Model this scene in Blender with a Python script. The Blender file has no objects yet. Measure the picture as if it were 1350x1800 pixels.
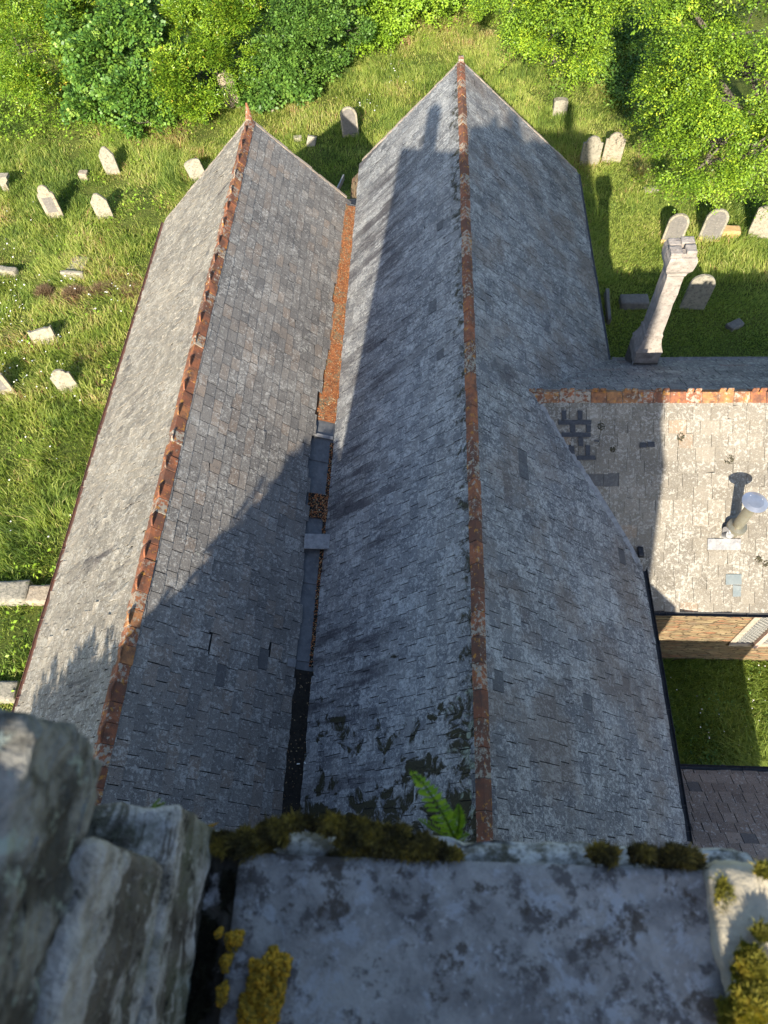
import bpy, bmesh, math, random
import numpy as np
from mathutils import Vector, Matrix, noise as mn

random.seed(7); mn.seed_set(7)
C = bpy.context.scene.collection
SC = bpy.context.scene
GZ = 17.2                                   # camera height above the churchyard (metres)

# ------------------------------------------------------------------ camera
FPX, PW, PH = 1275.0, 1350.0, 1800.0
pit, yaw, rol = math.radians(58.488), math.radians(6.495), math.radians(-5.028)
def cam_axes():
    f = np.array([0, math.cos(pit), -math.sin(pit)]); u = np.array([0, math.sin(pit), math.cos(pit)]); r = np.array([1., 0, 0])
    c, s = math.cos(yaw), math.sin(yaw); Z = np.array([[c, -s, 0], [s, c, 0], [0, 0, 1]])
    f, u, r = Z @ f, Z @ u, Z @ r
    c, s = math.cos(rol), math.sin(rol)
    return c*r + s*u, -s*r + c*u, f
CR, CU, CF = cam_axes()
cd = bpy.data.cameras.new('camera'); cam = bpy.data.objects.new('camera', cd); C.objects.link(cam)
M = Matrix([[CR[i], CU[i], -CF[i], 0] for i in range(3)] + [[0, 0, 0, 1]]); M[2][3] = GZ
cam.matrix_world = M
cd.sensor_fit = 'HORIZONTAL'; cd.sensor_width = 36; cd.lens = 36*FPX/PW
cd.clip_start = 0.02; cd.clip_end = 1500
cd.dof.use_dof = True; cd.dof.focus_distance = 12.5; cd.dof.aperture_fstop = cd.lens/4.2   # phone lens, about 4 mm opening
SC.camera = cam
CAM = np.array([0, 0, GZ])
def ray(x, y): return CR*(x-PW/2)/FPX - CU*(y-PH/2)/FPX + CF
def atZ(x, y, z): d = ray(x, y); return CAM + d*((z-GZ)/d[2])
def atY(x, y, Y): d = ray(x, y); return CAM + d*(Y/d[1])
def atX(x, y, X): d = ray(x, y); return CAM + d*(X/d[0])
def atP(x, y, p0, n): d = ray(x, y); n = np.array(n, float); return CAM + d*(((np.array(p0)-CAM)@n)/(d@n))
def proj(P):
    P = np.asarray(P, float)-CAM; z = P@CF
    return PW/2 + FPX*(P@CR)/z, PH/2 - FPX*(P@CU)/z, z

# ------------------------------------------------------------------ light
SUN_EL, SUN_AZ = 29.3, 6.5                  # light travels towards +Y, 6.5 degrees to +X
w = bpy.data.worlds.new('World'); SC.world = w; w.use_nodes = True
nt = w.node_tree; sky = nt.nodes.new('ShaderNodeTexSky'); sky.sky_type = 'NISHITA'; sky.sun_disc = False
sky.sun_elevation = math.radians(SUN_EL); sky.sun_rotation = math.radians(180+SUN_AZ); sky.air_density = 1.0; sky.dust_density = 1.0
nt.links.new(sky.outputs[0], nt.nodes['Background'].inputs[0]); nt.nodes['Background'].inputs[1].default_value = 0.115
sl = bpy.data.lights.new('sun', 'SUN'); sl.energy = 5.0; sl.angle = math.radians(0.5); sl.color = (1, .905, .735)
so = bpy.data.objects.new('sun', sl); C.objects.link(so)
ce = math.cos(math.radians(SUN_EL))
sdv = Vector((ce*math.sin(math.radians(SUN_AZ)), ce*math.cos(math.radians(SUN_AZ)), -math.sin(math.radians(SUN_EL))))
so.rotation_euler = sdv.to_track_quat('-Z', 'Y').to_euler(); so.location = (-5, -30, 40)
SC.view_settings.view_transform = 'Standard'; SC.view_settings.look = 'None'; SC.view_settings.exposure = 1.32; SC.view_settings.gamma = 1
SC.cycles.max_bounces = 6; SC.cycles.use_denoising = True

# ------------------------------------------------------------------ material helpers
class G:
    def __init__(s, name):
        s.m = bpy.data.materials.new(name); s.m.use_nodes = True; s.t = s.m.node_tree
        s.b = s.t.nodes['Principled BSDF']; s.out = s.t.nodes['Material Output']
        s.co = s.n('ShaderNodeTexCoord').outputs['Object']
    def n(s, ty, **k):
        x = s.t.nodes.new(ty)
        for a, v in k.items(): setattr(x, a, v)
        return x
    def set(s, inp, v):
        if hasattr(v, 'is_output'): s.t.links.new(v, inp)
        else: inp.default_value = (*v, 1) if isinstance(v, tuple) and len(v) == 3 and inp.type == 'RGBA' else v
    def map(s, scale=(1, 1, 1), rot=(0, 0, 0)):
        x = s.n('ShaderNodeMapping'); s.t.links.new(s.co, x.inputs[0]); x.inputs['Scale'].default_value = scale; x.inputs['Rotation'].default_value = rot
        return x.outputs[0]
    def noise(s, scale, detail=4, rough=.6, vec=None, dist=0, out=0):
        x = s.n('ShaderNodeTexNoise'); x.inputs['Scale'].default_value = scale; x.inputs['Detail'].default_value = detail
        x.inputs['Roughness'].default_value = rough; x.inputs['Distortion'].default_value = dist
        s.t.links.new(vec if vec is not None else s.co, x.inputs['Vector']); return x.outputs[out]
    def vor(s, scale, vec=None, feature='F1', out=0, rnd=1):
        x = s.n('ShaderNodeTexVoronoi', feature=feature); x.inputs['Scale'].default_value = scale
        x.inputs['Randomness'].default_value = rnd
        s.t.links.new(vec if vec is not None else s.co, x.inputs['Vector']); return x.outputs[out]
    def ramp(s, f, stops, interp='LINEAR'):
        x = s.n('ShaderNodeValToRGB'); s.t.links.new(f, x.inputs[0]); r = x.color_ramp; r.interpolation = interp
        while len(r.elements) < len(stops): r.elements.new(.5)
        for e, (p, c) in zip(r.elements, stops):
            e.position = p; e.color = (*c, 1) if isinstance(c, tuple) else (c, c, c, 1)
        return x.outputs[0]
    def mix(s, f, a, b, mode='MIX'):
        x = s.n('ShaderNodeMix', data_type='RGBA', blend_type=mode); x.clamp_factor = True
        s.set(x.inputs[0], f); s.set(x.inputs[6], a); s.set(x.inputs[7], b); return x.outputs[2]
    def math(s, op, a, b=0.0, clamp=False):
        x = s.n('ShaderNodeMath', operation=op, use_clamp=clamp); s.set(x.inputs[0], a); s.set(x.inputs[1], b); return x.outputs[0]
    def attr(s, name):
        x = s.n('ShaderNodeAttribute', attribute_name=name); return x
    def sep(s, v):
        x = s.n('ShaderNodeSeparateXYZ'); s.t.links.new(v, x.inputs[0]); return x.outputs
    def bump(s, h, strength=.5, dist=.01):
        x = s.n('ShaderNodeBump'); x.inputs['Strength'].default_value = strength; x.inputs['Distance'].default_value = dist
        s.t.links.new(h, x.inputs['Height']); s.t.links.new(x.outputs[0], s.b.inputs['Normal'])
    def fin(s, col, rough=.8, metal=0, spec=.3):
        s.set(s.b.inputs['Base Color'], col); s.set(s.b.inputs['Roughness'], rough); s.b.inputs['Metallic'].default_value = metal
        s.b.inputs['Specular IOR Level'].default_value = spec; return s.m

def mat_slate(name, ramp, lichen=(.36, .355, .33), lich=.5, stain=.0, moss=0, sx=(1, 1, 1), ring=.5, streak=None, warm=0.0, blotch=None, speck=.75):
    g = G(name); a = g.attr('sr'); r, r2, fl = g.sep(a.outputs['Vector'])
    base = g.ramp(r, ramp)
    n1 = g.noise(2.2, 8, .72); n2 = g.noise(38, 5, .7); n3 = g.noise(9, 6, .7); n4 = g.noise(70, 3, .6); n5 = g.noise(17, 5, .68, g.map((1, 1, 1), (.4, .9, .2)), .3); n6 = g.noise(21, 4, .62, g.map((1, 1, 1), (1.4, .2, .7)))
    base = g.mix(1., base, g.ramp(g.noise(.6, 4, .6), [(.32, (.74, .74, .75)), (.68, (1.2, 1.19, 1.17))]), 'MULTIPLY')
    # riven surface grain
    base = g.mix(g.ramp(n3, [(.35, 0.), (.7, .55)]), base, g.mix(.5, base, (.10, .10, .105)))
    # crust lichens, denser on some slates than others
    lm = g.math('ADD', g.math('MULTIPLY', n3, .55), g.math('MULTIPLY', n2, .45)); lm = g.math('ADD', lm, g.math('MULTIPLY', g.math('SUBTRACT', r2, .5), .12))
    lm = g.math('ADD', lm, g.math('MULTIPLY', g.math('SUBTRACT', n1, .5), .25))
    base = g.mix(g.ramp(lm, [(.62-.2*lich, 0.), (.74-.2*lich, .8)]), base, lichen)
    base = g.mix(g.ramp(g.math('ADD', n5, g.math('MULTIPLY', g.math('SUBTRACT', n1, .5), .5)), [(.61-.14*lich, 0.), (.66-.14*lich, .5)]), base, g.mix(.55, lichen, (.58, .56, .52)))
    base = g.mix(g.ramp(n6, [(.33, speck), (.41, 0.)]), base, (.055, .052, .055))
    # pale ring lichens
    vd = g.vor(5.5); rn = g.ramp(vd, [(.0, .0), (.05, .1), (.11, 1.), (.15, .8), (.17, 0.)])
    rm = g.math('MULTIPLY', rn, g.ramp(g.noise(1.1, 3, .6), [(.56, 0.), (.62, ring)])); base = g.mix(rm, base, (.42, .46, .38))
    # dark specks and light flecks
    base = g.mix(g.ramp(n2, [(.27, .85), (.38, 0.)]), base, (.03, .03, .034))
    base = g.mix(g.ramp(n4, [(.62, 0.), (.70, .8)]), base, (.55, .53, .49))
    if warm: base = g.mix(g.math('MULTIPLY', g.ramp(g.noise(.9, 4, .6), [(.48, 0.), (.62, 1.)]), warm), base, (.145, .10, .07))
    if streak:     # run-off stains down the slope
        ax, cnt, lo, hi = streak
        st = g.noise(cnt, 4, .65, g.map(ax)); area = g.noise(.33, 2, .5)
        sm = g.math('MULTIPLY', g.ramp(st, [(lo, 0.), (hi, 1.)]), g.ramp(area, [(.40, 0.), (.54, .85)]))
        if moss: sm = g.math('MULTIPLY', sm, g.ramp(g.math('ADD', g.math('MULTIPLY', g.sep(g.co)[0], -.5), .2), [(.25, .12), (.75, 1.)]))
        base = g.mix(g.math('MULTIPLY', sm, .92), base, (.033, .028, .034))
    if blotch: base = g.mix(g.math('MULTIPLY', g.ramp(g.noise(1.0, 7, .75), [(.54, 0.), (.66, 1.)]), blotch), base, (.055, .055, .062))
    hgt = g.math('ADD', g.math('MULTIPLY', n5, .8), g.math('MULTIPLY', n2, .5))
    if moss:       # dark moss cushions, thicker near the tower and along the ridge
        X, Y, Z = g.sep(g.co); Y = g.math('ADD', Y, 8.0)   # object origin stands at Y = 8
        mk = g.math('ADD', g.math('MULTIPLY', g.math('SUBTRACT', 3.6, Y), .075), g.noise(2.7, 7, .66, dist=.6))
        mk = g.math('MINIMUM', mk, .72)
        mr = g.math('ADD', g.math('MULTIPLY', g.math('MINIMUM', g.math('SUBTRACT', X, .62), 0.0), .42), g.noise(3.9, 7, .7, g.map((1, 1, 1), (0, 0, 1)), .5))
        md = g.math('MAXIMUM', g.ramp(mk, [(.60, 0.), (.65, 1.)]), g.math('MULTIPLY', g.ramp(mr, [(.51, 0.), (.60, .95)]), g.ramp(Y, [(.0, 1.), (1., 1.)])))
        md = g.math('MULTIPLY', md, moss)
        base = g.mix(md, base, g.mix(g.ramp(n2, [(.3, 0.), (.7, 1.)]), (.018, .016, .010), (.05, .045, .02)))
        lr = g.math('ADD', g.math('MULTIPLY', g.math('SUBTRACT', X, .62), .30), g.noise(1.7, 5, .7, dist=1.2))
        lr = g.math('ADD', lr, g.math('MULTIPLY', g.math('SUBTRACT', 4.5, Y), .02))
        lring = g.ramp(g.vor(7.5, feature='SMOOTH_F1'), [(.12, 1.), (.2, .35), (.3, .9), (.42, 0.)])
        base = g.mix(g.math('MULTIPLY', lring, g.ramp(lr, [(.545, 0.), (.61, .8)])), base, (.32, .37, .29))
        hgt = g.math('ADD', hgt, md)
    base = g.mix(g.ramp(fl, [(.55, 0.), (.75, 1.)]), base, g.mix(n3, (.045, .047, .053), (.09, .09, .095)))
    base = g.mix(g.ramp(fl, [(.86, 0.), (.96, 1.)]), base, (.010, .010, .011))
    g.bump(hgt, 1., .015)
    return g.fin(base, .8, spec=.3)

def simple(name, c1, c2, sc=8, rough=.85, c3=None, sc3=30, bump=.5, bd=.01, metal=0, lo=.35, hi=.65, spec=.3, attr=None, amt=.5, c3lo=.6):
    g = G(name); n1 = g.noise(sc, 6, .65); base = g.mix(g.ramp(n1, [(lo, 0.), (hi, 1.)]), c1, c2)
    n2 = g.noise(sc3, 5, .7)
    if c3: base = g.mix(g.ramp(n2, [(c3lo, 0.), (c3lo+.08, .9)]), base, c3)
    if attr:
        r = g.sep(g.attr('sr').outputs['Vector'])[0]
        base = g.mix(amt, base, g.ramp(r, attr))
    g.bump(g.math('ADD', n1, g.math('MULTIPLY', n2, .6)), bump, bd); return g.fin(base, rough, metal, spec)

def mat_leaf(name, stops, trans=.45, rough=.45, tcol=1.5):
    g = G(name); r = g.sep(g.attr('sr').outputs['Vector'])[0]
    col = g.ramp(r, stops); m = g.fin(col, rough, spec=.4)
    tr = g.n('ShaderNodeBsdfTranslucent'); g.t.links.new(g.mix(1., col, (tcol, tcol*1.05, tcol*.5), 'MULTIPLY'), tr.inputs[0])
    ms = g.n('ShaderNodeMixShader'); ms.inputs[0].default_value = trans
    g.t.links.new(g.b.outputs[0], ms.inputs[1]); g.t.links.new(tr.outputs[0], ms.inputs[2]); g.t.links.new(ms.outputs[0], g.out.inputs[0])
    return m

# ------------------------------------------------------------------ object helpers
WO = {}     # world origin of every object built
def thing(name, label, cat, loc, group=None):
    o = bpy.data.objects.new(name, None); C.objects.link(o); o.location = Vector(loc); o.empty_display_size = .3
    o['label'] = label; o['category'] = cat
    if group: o['group'] = group
    WO[o] = np.array(loc, float); return o
def tag(o, label, cat, group=None, kind=None):
    if label: o['label'] = label
    if cat: o['category'] = cat
    if group: o['group'] = group
    if kind: o['kind'] = kind
    return o
def obj(name, V, F, mat, parent=None, sr=None, at=None, smooth=False, mids=None, mod=None):
    V = np.asarray(V, float).reshape(-1, 3)
    at = np.array(at if at is not None else (WO[parent] if parent else (V.min(0)+V.max(0))/2*[1, 1, 0]+[0, 0, V[:, 2].min()]), float)
    me = bpy.data.meshes.new(name); V2 = V-at
    if isinstance(F, np.ndarray):
        k = F.shape[1]; n = len(F)
        me.vertices.add(len(V2)); me.vertices.foreach_set('co', V2.astype(np.float32).ravel())
        me.loops.add(n*k); me.loops.foreach_set('vertex_index', F.astype(np.int32).ravel())
        me.polygons.add(n); me.polygons.foreach_set('loop_start', np.arange(0, n*k, k, dtype=np.int32))
        me.update(calc_edges=True)
    else:
        me.from_pydata([tuple(v) for v in V2], [], [tuple(f) for f in F])
    for m in (mat if isinstance(mat, list) else [mat]): me.materials.append(m)
    if mids is not None: me.polygons.foreach_set('material_index', np.asarray(mids, np.int32))
    if sr is not None:
        a = me.attributes.new('sr', 'FLOAT_VECTOR', 'FACE'); a.data.foreach_set('vector', np.asarray(sr, np.float32).ravel())
    if smooth: me.polygons.foreach_set('use_smooth', [True]*len(me.polygons))
    me.validate(); me.update()
    o = bpy.data.objects.new(name, me); C.objects.link(o); WO[o] = at
    if parent: o.parent = parent; o.location = Vector(at-WO[parent])
    else: o.location = Vector(at)
    return o
class MB:
    def __init__(s): s.V = []; s.F = []; s.R = []
    def add(s, V, F, sr=(.5, .5, 0)):
        b = len(s.V); s.V += [tuple(v) for v in V]; s.F += [tuple(i+b for i in f) for f in F]; s.R += [sr]*len(F)
    def box(s, a, b, sr=(.5, .5, 0)):
        (x0, y0, z0), (x1, y1, z1) = a, b
        s.add([(x0,y0,z0),(x1,y0,z0),(x1,y1,z0),(x0,y1,z0),(x0,y0,z1),(x1,y0,z1),(x1,y1,z1),(x0,y1,z1)],
              [(3,2,1,0),(4,5,6,7),(0,1,5,4),(1,2,6,5),(2,3,7,6),(3,0,4,7)], sr)
    def prism(s, poly, d, sr=(.5, .5, 0)):     # polygon of 3-D points swept along d
        n = len(poly); P = [np.array(p, float) for p in poly]; Q = [p+np.array(d) for p in P]
        s.add(P+Q, [tuple(range(n))[::-1], tuple(range(n, 2*n))]+[(i, (i+1) % n, n+(i+1) % n, n+i) for i in range(n)], sr)
    def tube(s, pts, rads, k=10, cap=True, sr=(.5, .5, 0)):
        pts = [np.array(p, float) for p in pts]; V = []; F = []
        for i, p in enumerate(pts):
            d = pts[min(i+1, len(pts)-1)]-pts[max(i-1, 0)]; d = d/(np.linalg.norm(d)+1e-9)
            a = np.cross(d, (0, 0, 1) if abs(d[2]) < .9 else (1, 0, 0)); a /= np.linalg.norm(a); b = np.cross(d, a)
            for j in range(k): t = 2*math.pi*j/k; V.append(p+rads[i]*(a*math.cos(t)+b*math.sin(t)))
        for i in range(len(pts)-1):
            for j in range(k): F.append((i*k+j, i*k+(j+1) % k, (i+1)*k+(j+1) % k, (i+1)*k+j))
        if cap: F += [tuple(range(k))[::-1], tuple(range((len(pts)-1)*k, len(pts)*k))]
        s.add(V, F, sr)
    def build(s, name, mat, parent=None, **k):
        o = obj(name, s.V, s.F, mat, parent, sr=s.R, **k); return o
def clean(o, merge=1e-4, bevel=0, seg=2):
    bm = bmesh.new(); bm.from_mesh(o.data); bmesh.ops.remove_doubles(bm, verts=bm.verts, dist=merge); bmesh.ops.recalc_face_normals(bm, faces=bm.faces)
    bm.to_mesh(o.data); bm.free()
    if bevel: m = o.modifiers.new('bevel', 'BEVEL'); m.width = bevel; m.segments = seg; m.limit_method = 'ANGLE'
    return o
def rough(name, lo, hi, mat, parent=None, cuts=14, amp=.02, freq=8, rnd=.12, seed=0, **k):
    """an irregular stone: a subdivided block, its edges rounded and its faces broken up with noise"""
    lo, hi = np.array(lo, float), np.array(hi, float); n_ = cuts+1; idx = {}; pts = []; F = []
    def vid(i, j, k):
        if (i, j, k) not in idx: idx[(i, j, k)] = len(pts); pts.append((2*i/n_-1, 2*j/n_-1, 2*k/n_-1))
        return idx[(i, j, k)]
    for ax in range(3):
        for sd in (0, n_):
            for a_ in range(n_):
                for b_ in range(n_):
                    q = [(a_, b_), (a_+1, b_), (a_+1, b_+1), (a_, b_+1)]; q = q if (sd > 0) else q[::-1]
                    F.append(tuple(vid(*[(sd, u, v), (v, sd, u), (u, v, sd)][ax]) for u, v in q))
    c, h = (lo+hi)/2, (hi-lo)/2; off = Vector((seed*3.7, seed*1.3, seed*2.1)); m = min(h)
    V = []
    for q in np.array(pts):
        p = q*h; r = rnd*m*2; inner = np.clip(p, -(h-r), h-r); d = p-inner; n = np.linalg.norm(d)
        if n > 1e-9: p = inner+d/n*min(n, r)
        P = Vector(p+c)
        nv = mn.noise_vector(P*freq+off)*amp*.8+mn.noise_vector(P*freq*3.1+off)*amp*.5+mn.noise_vector(P*freq*8.3+off)*amp*.34+mn.noise_vector(P*freq*19+off)*amp*.2
        V.append(tuple(P+nv))
    return obj(name, V, F, mat, parent, smooth=True, sr=[(random.random(), random.random(), 0)]*len(F), **k)

def gz(x, y): return .07*mn.noise(Vector((x*.25, y*.25, 3)))+.03*mn.noise(Vector((x*.9, y*.9, 1)))

# ------------------------------------------------------------------ materials
S_WARM = mat_slate('slate_lichened_warm', [(0, (.125, .117, .11)), (.3, (.16, .149, .138)), (.6, (.185, .171, .156)), (.82, (.21, .168, .135)), (1, (.24, .225, .205))], lichen=(.33, .32, .295), lich=.42, ring=.25)
S_OUT = mat_slate('slate_weathered_pale', [(0, (.175, .155, .125)), (.5, (.225, .20, .16)), (1, (.28, .245, .195))], lichen=(.39, .355, .285), lich=.5, ring=.1, streak=((.35, 2.2, .35), 1.4, .58, .72))
S_NAVE_L = mat_slate('slate_blue_grey', [(0, (.115, .12, .13)), (.4, (.155, .16, .17)), (.75, (.19, .19, .19)), (1, (.22, .22, .22))], lichen=(.33, .34, .34), lich=.62, moss=1, ring=.5, streak=((.26, 1.9, .26), 1.5, .475, .60))
S_NAVE_R = mat_slate('slate_mottled', [(0, (.11, .11, .12)), (.4, (.15, .15, .155)), (.75, (.19, .185, .18)), (1, (.225, .215, .205))], lichen=(.36, .36, .345), lich=.6, ring=.35, warm=.45, blotch=.6)
S_TR = mat_slate('slate_pale_lichened', [(0, (0.138, 0.121, 0.097)), (.5, (0.180, 0.159, 0.128)), (.88, (0.220, 0.194, 0.157)), (.95, (0.230, 0.161, 0.103)), (1, (0.244, 0.213, 0.168))], lichen=(0.244, 0.223, 0.184), lich=.55, ring=.2, speck=.28)
S_TRN = mat_slate('slate_dark_purple', [(0, (.09, .085, .09)), (.5, (.14, .13, .13)), (.8, (.19, .17, .16)), (1, (.15, .09, .085))], lichen=(.25, .25, .22), lich=.5, ring=.2)
S_PORCH = mat_slate('slate_brown_clean', [(0, (.15, .11, .088)), (.5, (.22, .165, .132)), (1, (.27, .21, .17))], lichen=(.24, .22, .205), lich=.2, ring=.1)

def mat_terra():
    g = G('terracotta_lichened'); a = g.sep(g.attr('sr').outputs['Vector']); n = g.noise(14, 5, .7); n2 = g.noise(5, 5, .7); n3 = g.noise(40, 4, .6)
    b = g.ramp(a[0], [(0, (.13, .06, .04)), (.35, (.24, .09, .048)), (.7, (.33, .12, .056)), (1, (.38, .18, .075))])
    b = g.mix(g.ramp(n2, [(.38, 0.), (.60, .85)]), b, (.095, .055, .042))
    b = g.mix(g.ramp(g.math('ADD', n, g.math('MULTIPLY', g.math('SUBTRACT', a[1], .5), .22)), [(.555, 0.), (.63, .8)]), b, (.34, .32, .26))
    b = g.mix(g.ramp(g.noise(10, 4, .6, g.map((1, 1, 1), (1, 2, 0))), [(.595, 0.), (.65, .75)]), b, (.42, .20, .04))
    b = g.mix(g.ramp(n3, [(.28, .8), (.36, 0.)]), b, (.03, .025, .02))
    g.bump(g.math('ADD', n, n3), .5, .01); return g.fin(b, .85, spec=.2)
TERRA = mat_terra()
LEAD = simple('lead_sheet', (.06, .064, .072), (.115, .12, .13), 6, .55, (.20, .17, .14), 22, .25, .006, spec=.5)
LEADP = simple('lead_pale', (.17, .17, .18), (.29, .29, .29), 9, .6, (.15, .13, .12), 14, .4, .01)
IRON = simple('black_iron', (.012, .013, .015), (.03, .03, .034), 12, .45, (.12, .08, .06), 20, .2, .004)
RUSTY = simple('rusty_iron', (.16, .07, .05), (.10, .065, .055), 6, .7, (.28, .26, .23), 14, .4, .005)
STEEL = simple('stainless_steel', (.42, .44, .48), (.55, .56, .60), 4, .32, bump=.05, metal=.75, spec=.5)
BRASSY = simple('heat_tinted_steel', (.22, .205, .15), (.30, .29, .24), 3, .45, (.30, .17, .09), 7, .1, .004, metal=.6, spec=.5)
STRIP = simple('bitumen_strip', (.025, .028, .035), (.05, .054, .064), 18, .6, (.12, .12, .125), 40, .3, .004)
GREEN_GL = simple('clear_glass_slate', (.12, .145, .15), (.17, .19, .19), 4, .25, (.4, .4, .38), 25, .1, .002, spec=.6)

def mat_wall(name, cols, mort, sx=(1.6, 1.6, 7.)):
    g = G(name); v = g.map(sx)
    cell = g.vor(1.5, v, out=1); r = g.sep(cell)[0]; d = g.vor(1.5, v, feature='DISTANCE_TO_EDGE')
    b = g.ramp(r, [(i/(len(cols)-1), c) for i, c in enumerate(cols)]); n = g.noise(12, 6, .7)
    b = g.mix(g.ramp(n, [(.35, 0.), (.75, .6)]), b, (.14, .11, .08)); e = g.ramp(d, [(.02, 1.), (.06, 0.)])
    b = g.mix(e, b, mort); g.bump(g.math('SUBTRACT', g.math('MULTIPLY', n, .5), e), .9, .03); return g.fin(b, .92, spec=.15)
WALL = mat_wall('rubble_slatestone', [(.12, .095, .06), (.27, .20, .11), (.20, .14, .075), (.33, .26, .15), (.27, .13, .07), (.18, .15, .10)], (.09, .065, .04), (2.3, 2.3, 13.))
CHIM = simple('limewashed_chimney_stone', (.22, .195, .175), (.33, .295, .265), 7, .92, (.17, .14, .12), 13, 1., .035, c3lo=.58)
CHIM_SHADE = simple('shadowed_chimney_base_stone', (.06, .055, .05), (.13, .115, .10), 10, .9, (.25, .23, .2), 30, .8, .03)  # the transept ridge's shadow on the chimney base, painted in as darker stone
DRESS = simple('dressed_granite', (.26, .21, .165), (.36, .305, .25), 9, .9, (.25, .2, .16), 30, .4, .01)
PINK = simple('pink_sandstone', (.40, .27, .22), (.48, .35, .29), 5, .9, (.3, .2, .16), 20, .4, .01)
GLASS = simple('leaded_glass', (.06, .065, .07), (.10, .105, .11), 5, .2, bump=.1, spec=.6)
CAME = simple('lead_came', (.22, .215, .20), (.31, .30, .28), 9, .7)
HS = simple('headstone_lichened', (.21, .19, .145), (.38, .34, .27), 7, .92, (.09, .085, .06), 11, 1., .03, attr=[(0, (.20, .20, .18)), (.5, (.28, .25, .20)), (1, (.34, .26, .19))], amt=.4, c3lo=.525)
HSD = simple('headstone_panel_slate', (.12, .115, .11), (.18, .165, .155), 8, .85, (.38, .35, .3), 24, .3, .006)
LETTER = simple('worn_inscription', (.12, .11, .10), (.17, .155, .14), 12, .9)
OCHRE = simple('ochre_lichen_stone', (.40, .25, .10), (.46, .32, .17), 9, .9, (.3, .28, .2), 22, .5, .02)

def mat_sill():
    g = G('worn_slate_coping'); n = g.noise(9, 8, .72, dist=.3); n2 = g.noise(34, 6, .72); n3 = g.noise(95, 4, .65); n4 = g.noise(4, 5, .65); n5 = g.noise(19, 7, .72, g.map((1, 1, 1), (.5, .2, 1.1)), .4)
    b = g.mix(g.ramp(n, [(.38, 0.), (.58, 1.)]), (.135, .128, .125), (.285, .275, .26))
    b = g.mix(g.ramp(n5, [(.54, 0.), (.60, .8)]), b, (.30, .31, .325))
    b = g.mix(g.ramp(g.math('ADD', g.math('MULTIPLY', n4, .45), g.math('MULTIPLY', n2, .55)), [(.52, 0.), (.57, .85)]), b, (.055, .048, .046))
    b = g.mix(g.ramp(n3, [(.60, 0.), (.68, .6)]), b, (.40, .40, .40))
    b = g.mix(g.ramp(g.noise(14, 7, .72, g.map((1, 1, 1), (2, 1, 3))), [(.57, 0.), (.61, .85)]), b, (.05, .038, .028))
    g.bump(g.math('ADD', g.math('MULTIPLY', n5, .7), n2), .6, .008); return g.fin(b, .75, spec=.3)
SILL = mat_sill()
def mat_tower():
    g = G('tower_stone_lichened'); n = g.noise(9, 7, .7); n2 = g.noise(26, 6, .7)
    st = g.noise(7.5, 7, .70, g.map((1, .30, 1.3)), .7)
    b = g.mix(g.ramp(n, [(.35, 0.), (.65, 1.)]), (.05, .043, .035), (.20, .178, .15))
    b = g.mix(g.ramp(st, [(.50, 0.), (.53, .9)]), b, g.mix(g.ramp(n2, [(.4, 0.), (.6, 1.)]), (.28, .26, .23), (.50, .48, .46)))
    b = g.mix(g.ramp(g.noise(6, 5, .65, g.map((1, 1, .7), (1, 0, 2))), [(.52, 0.), (.62, .75)]), b, (.12, .125, .085))
    b = g.mix(g.ramp(n2, [(.33, .95), (.43, 0.)]), b, (.022, .02, .017)); b = g.mix(g.ramp(g.noise(55, 5, .7), [(.57, 0.), (.64, .7)]), b, (.40, .385, .35))
    b = g.mix(g.ramp(g.noise(16, 4, .6), [(.64, 0.), (.7, .5)]), b, (.34, .38, .34))
    g.bump(g.math('ADD', n, n2), 1., .02); return g.fin(b, .95, spec=.12)
TOWER = mat_tower()
MERTOP = simple('merlon_top_lichen', (.055, .053, .046), (.215, .21, .19), 17, .95, (.26, .30, .26), 27, 1., .014, c3lo=.57, lo=.42, hi=.58)
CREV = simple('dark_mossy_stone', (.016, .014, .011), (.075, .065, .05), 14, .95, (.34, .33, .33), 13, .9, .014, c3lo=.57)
CRUST = simple('white_crust_lichen', (.12, .115, .095), (.44, .44, .42), 26, .95, (.06, .055, .035), 19, 1., .012, c3lo=.54, lo=.42, hi=.56)
WARMST = simple('sunlit_mossy_granite', (.30, .26, .19), (.42, .38, .30), 12, .95, (.16, .13, .07), 20, .8, .012)
MOSS = mat_leaf('moss_olive', [(0, (.025, .02, .009)), (.38, (.075, .06, .02)), (.68, (.16, .125, .03)), (1, (.36, .27, .045))], .2, .8, 1.2)
MOSSY = mat_leaf('moss_yellow_green', [(0, (.09, .09, .012)), (.5, (.2, .19, .02)), (1, (.36, .27, .03))], .25, .8, 1.2)
XANTH = simple('golden_lichen', (.10, .075, .012), (.34, .19, .012), 40, .9, (.05, .045, .015), 90, .8, .004, attr=[(0, (.10, .09, .02)), (.5, (.32, .20, .012)), (1, (.60, .32, .02))], amt=.65)
FERN = mat_leaf('fern_green', [(0, (.06, .13, .016)), (.5, (.11, .21, .024)), (.9, (.18, .28, .03)), (1, (.26, .24, .04))], .45, .5, 1.4)
FERNB = mat_leaf('fern_autumn', [(0, (.30, .16, .02)), (.5, (.42, .25, .03)), (1, (.25, .08, .03))], .4, .6, 1.2)
BARK = simple('grey_bark', (.09, .075, .06), (.16, .14, .115), 5, .9, (.24, .23, .2), 20, .7, .03)
BEECH = mat_leaf('beech_leaves', [(0, (.04, .09, .010)), (.35, (.115, .215, .016)), (.7, (.24, .37, .024)), (1, (.40, .50, .035))], .18, .52, 1.3)
LAUREL = mat_leaf('glossy_laurel_leaves', [(0, (.035, .085, .012)), (.4, (.12, .23, .018)), (.75, (.26, .37, .028)), (.97, (.36, .43, .05)), (1, (.48, .36, .05))], .16, .38, 1.3)
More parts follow.
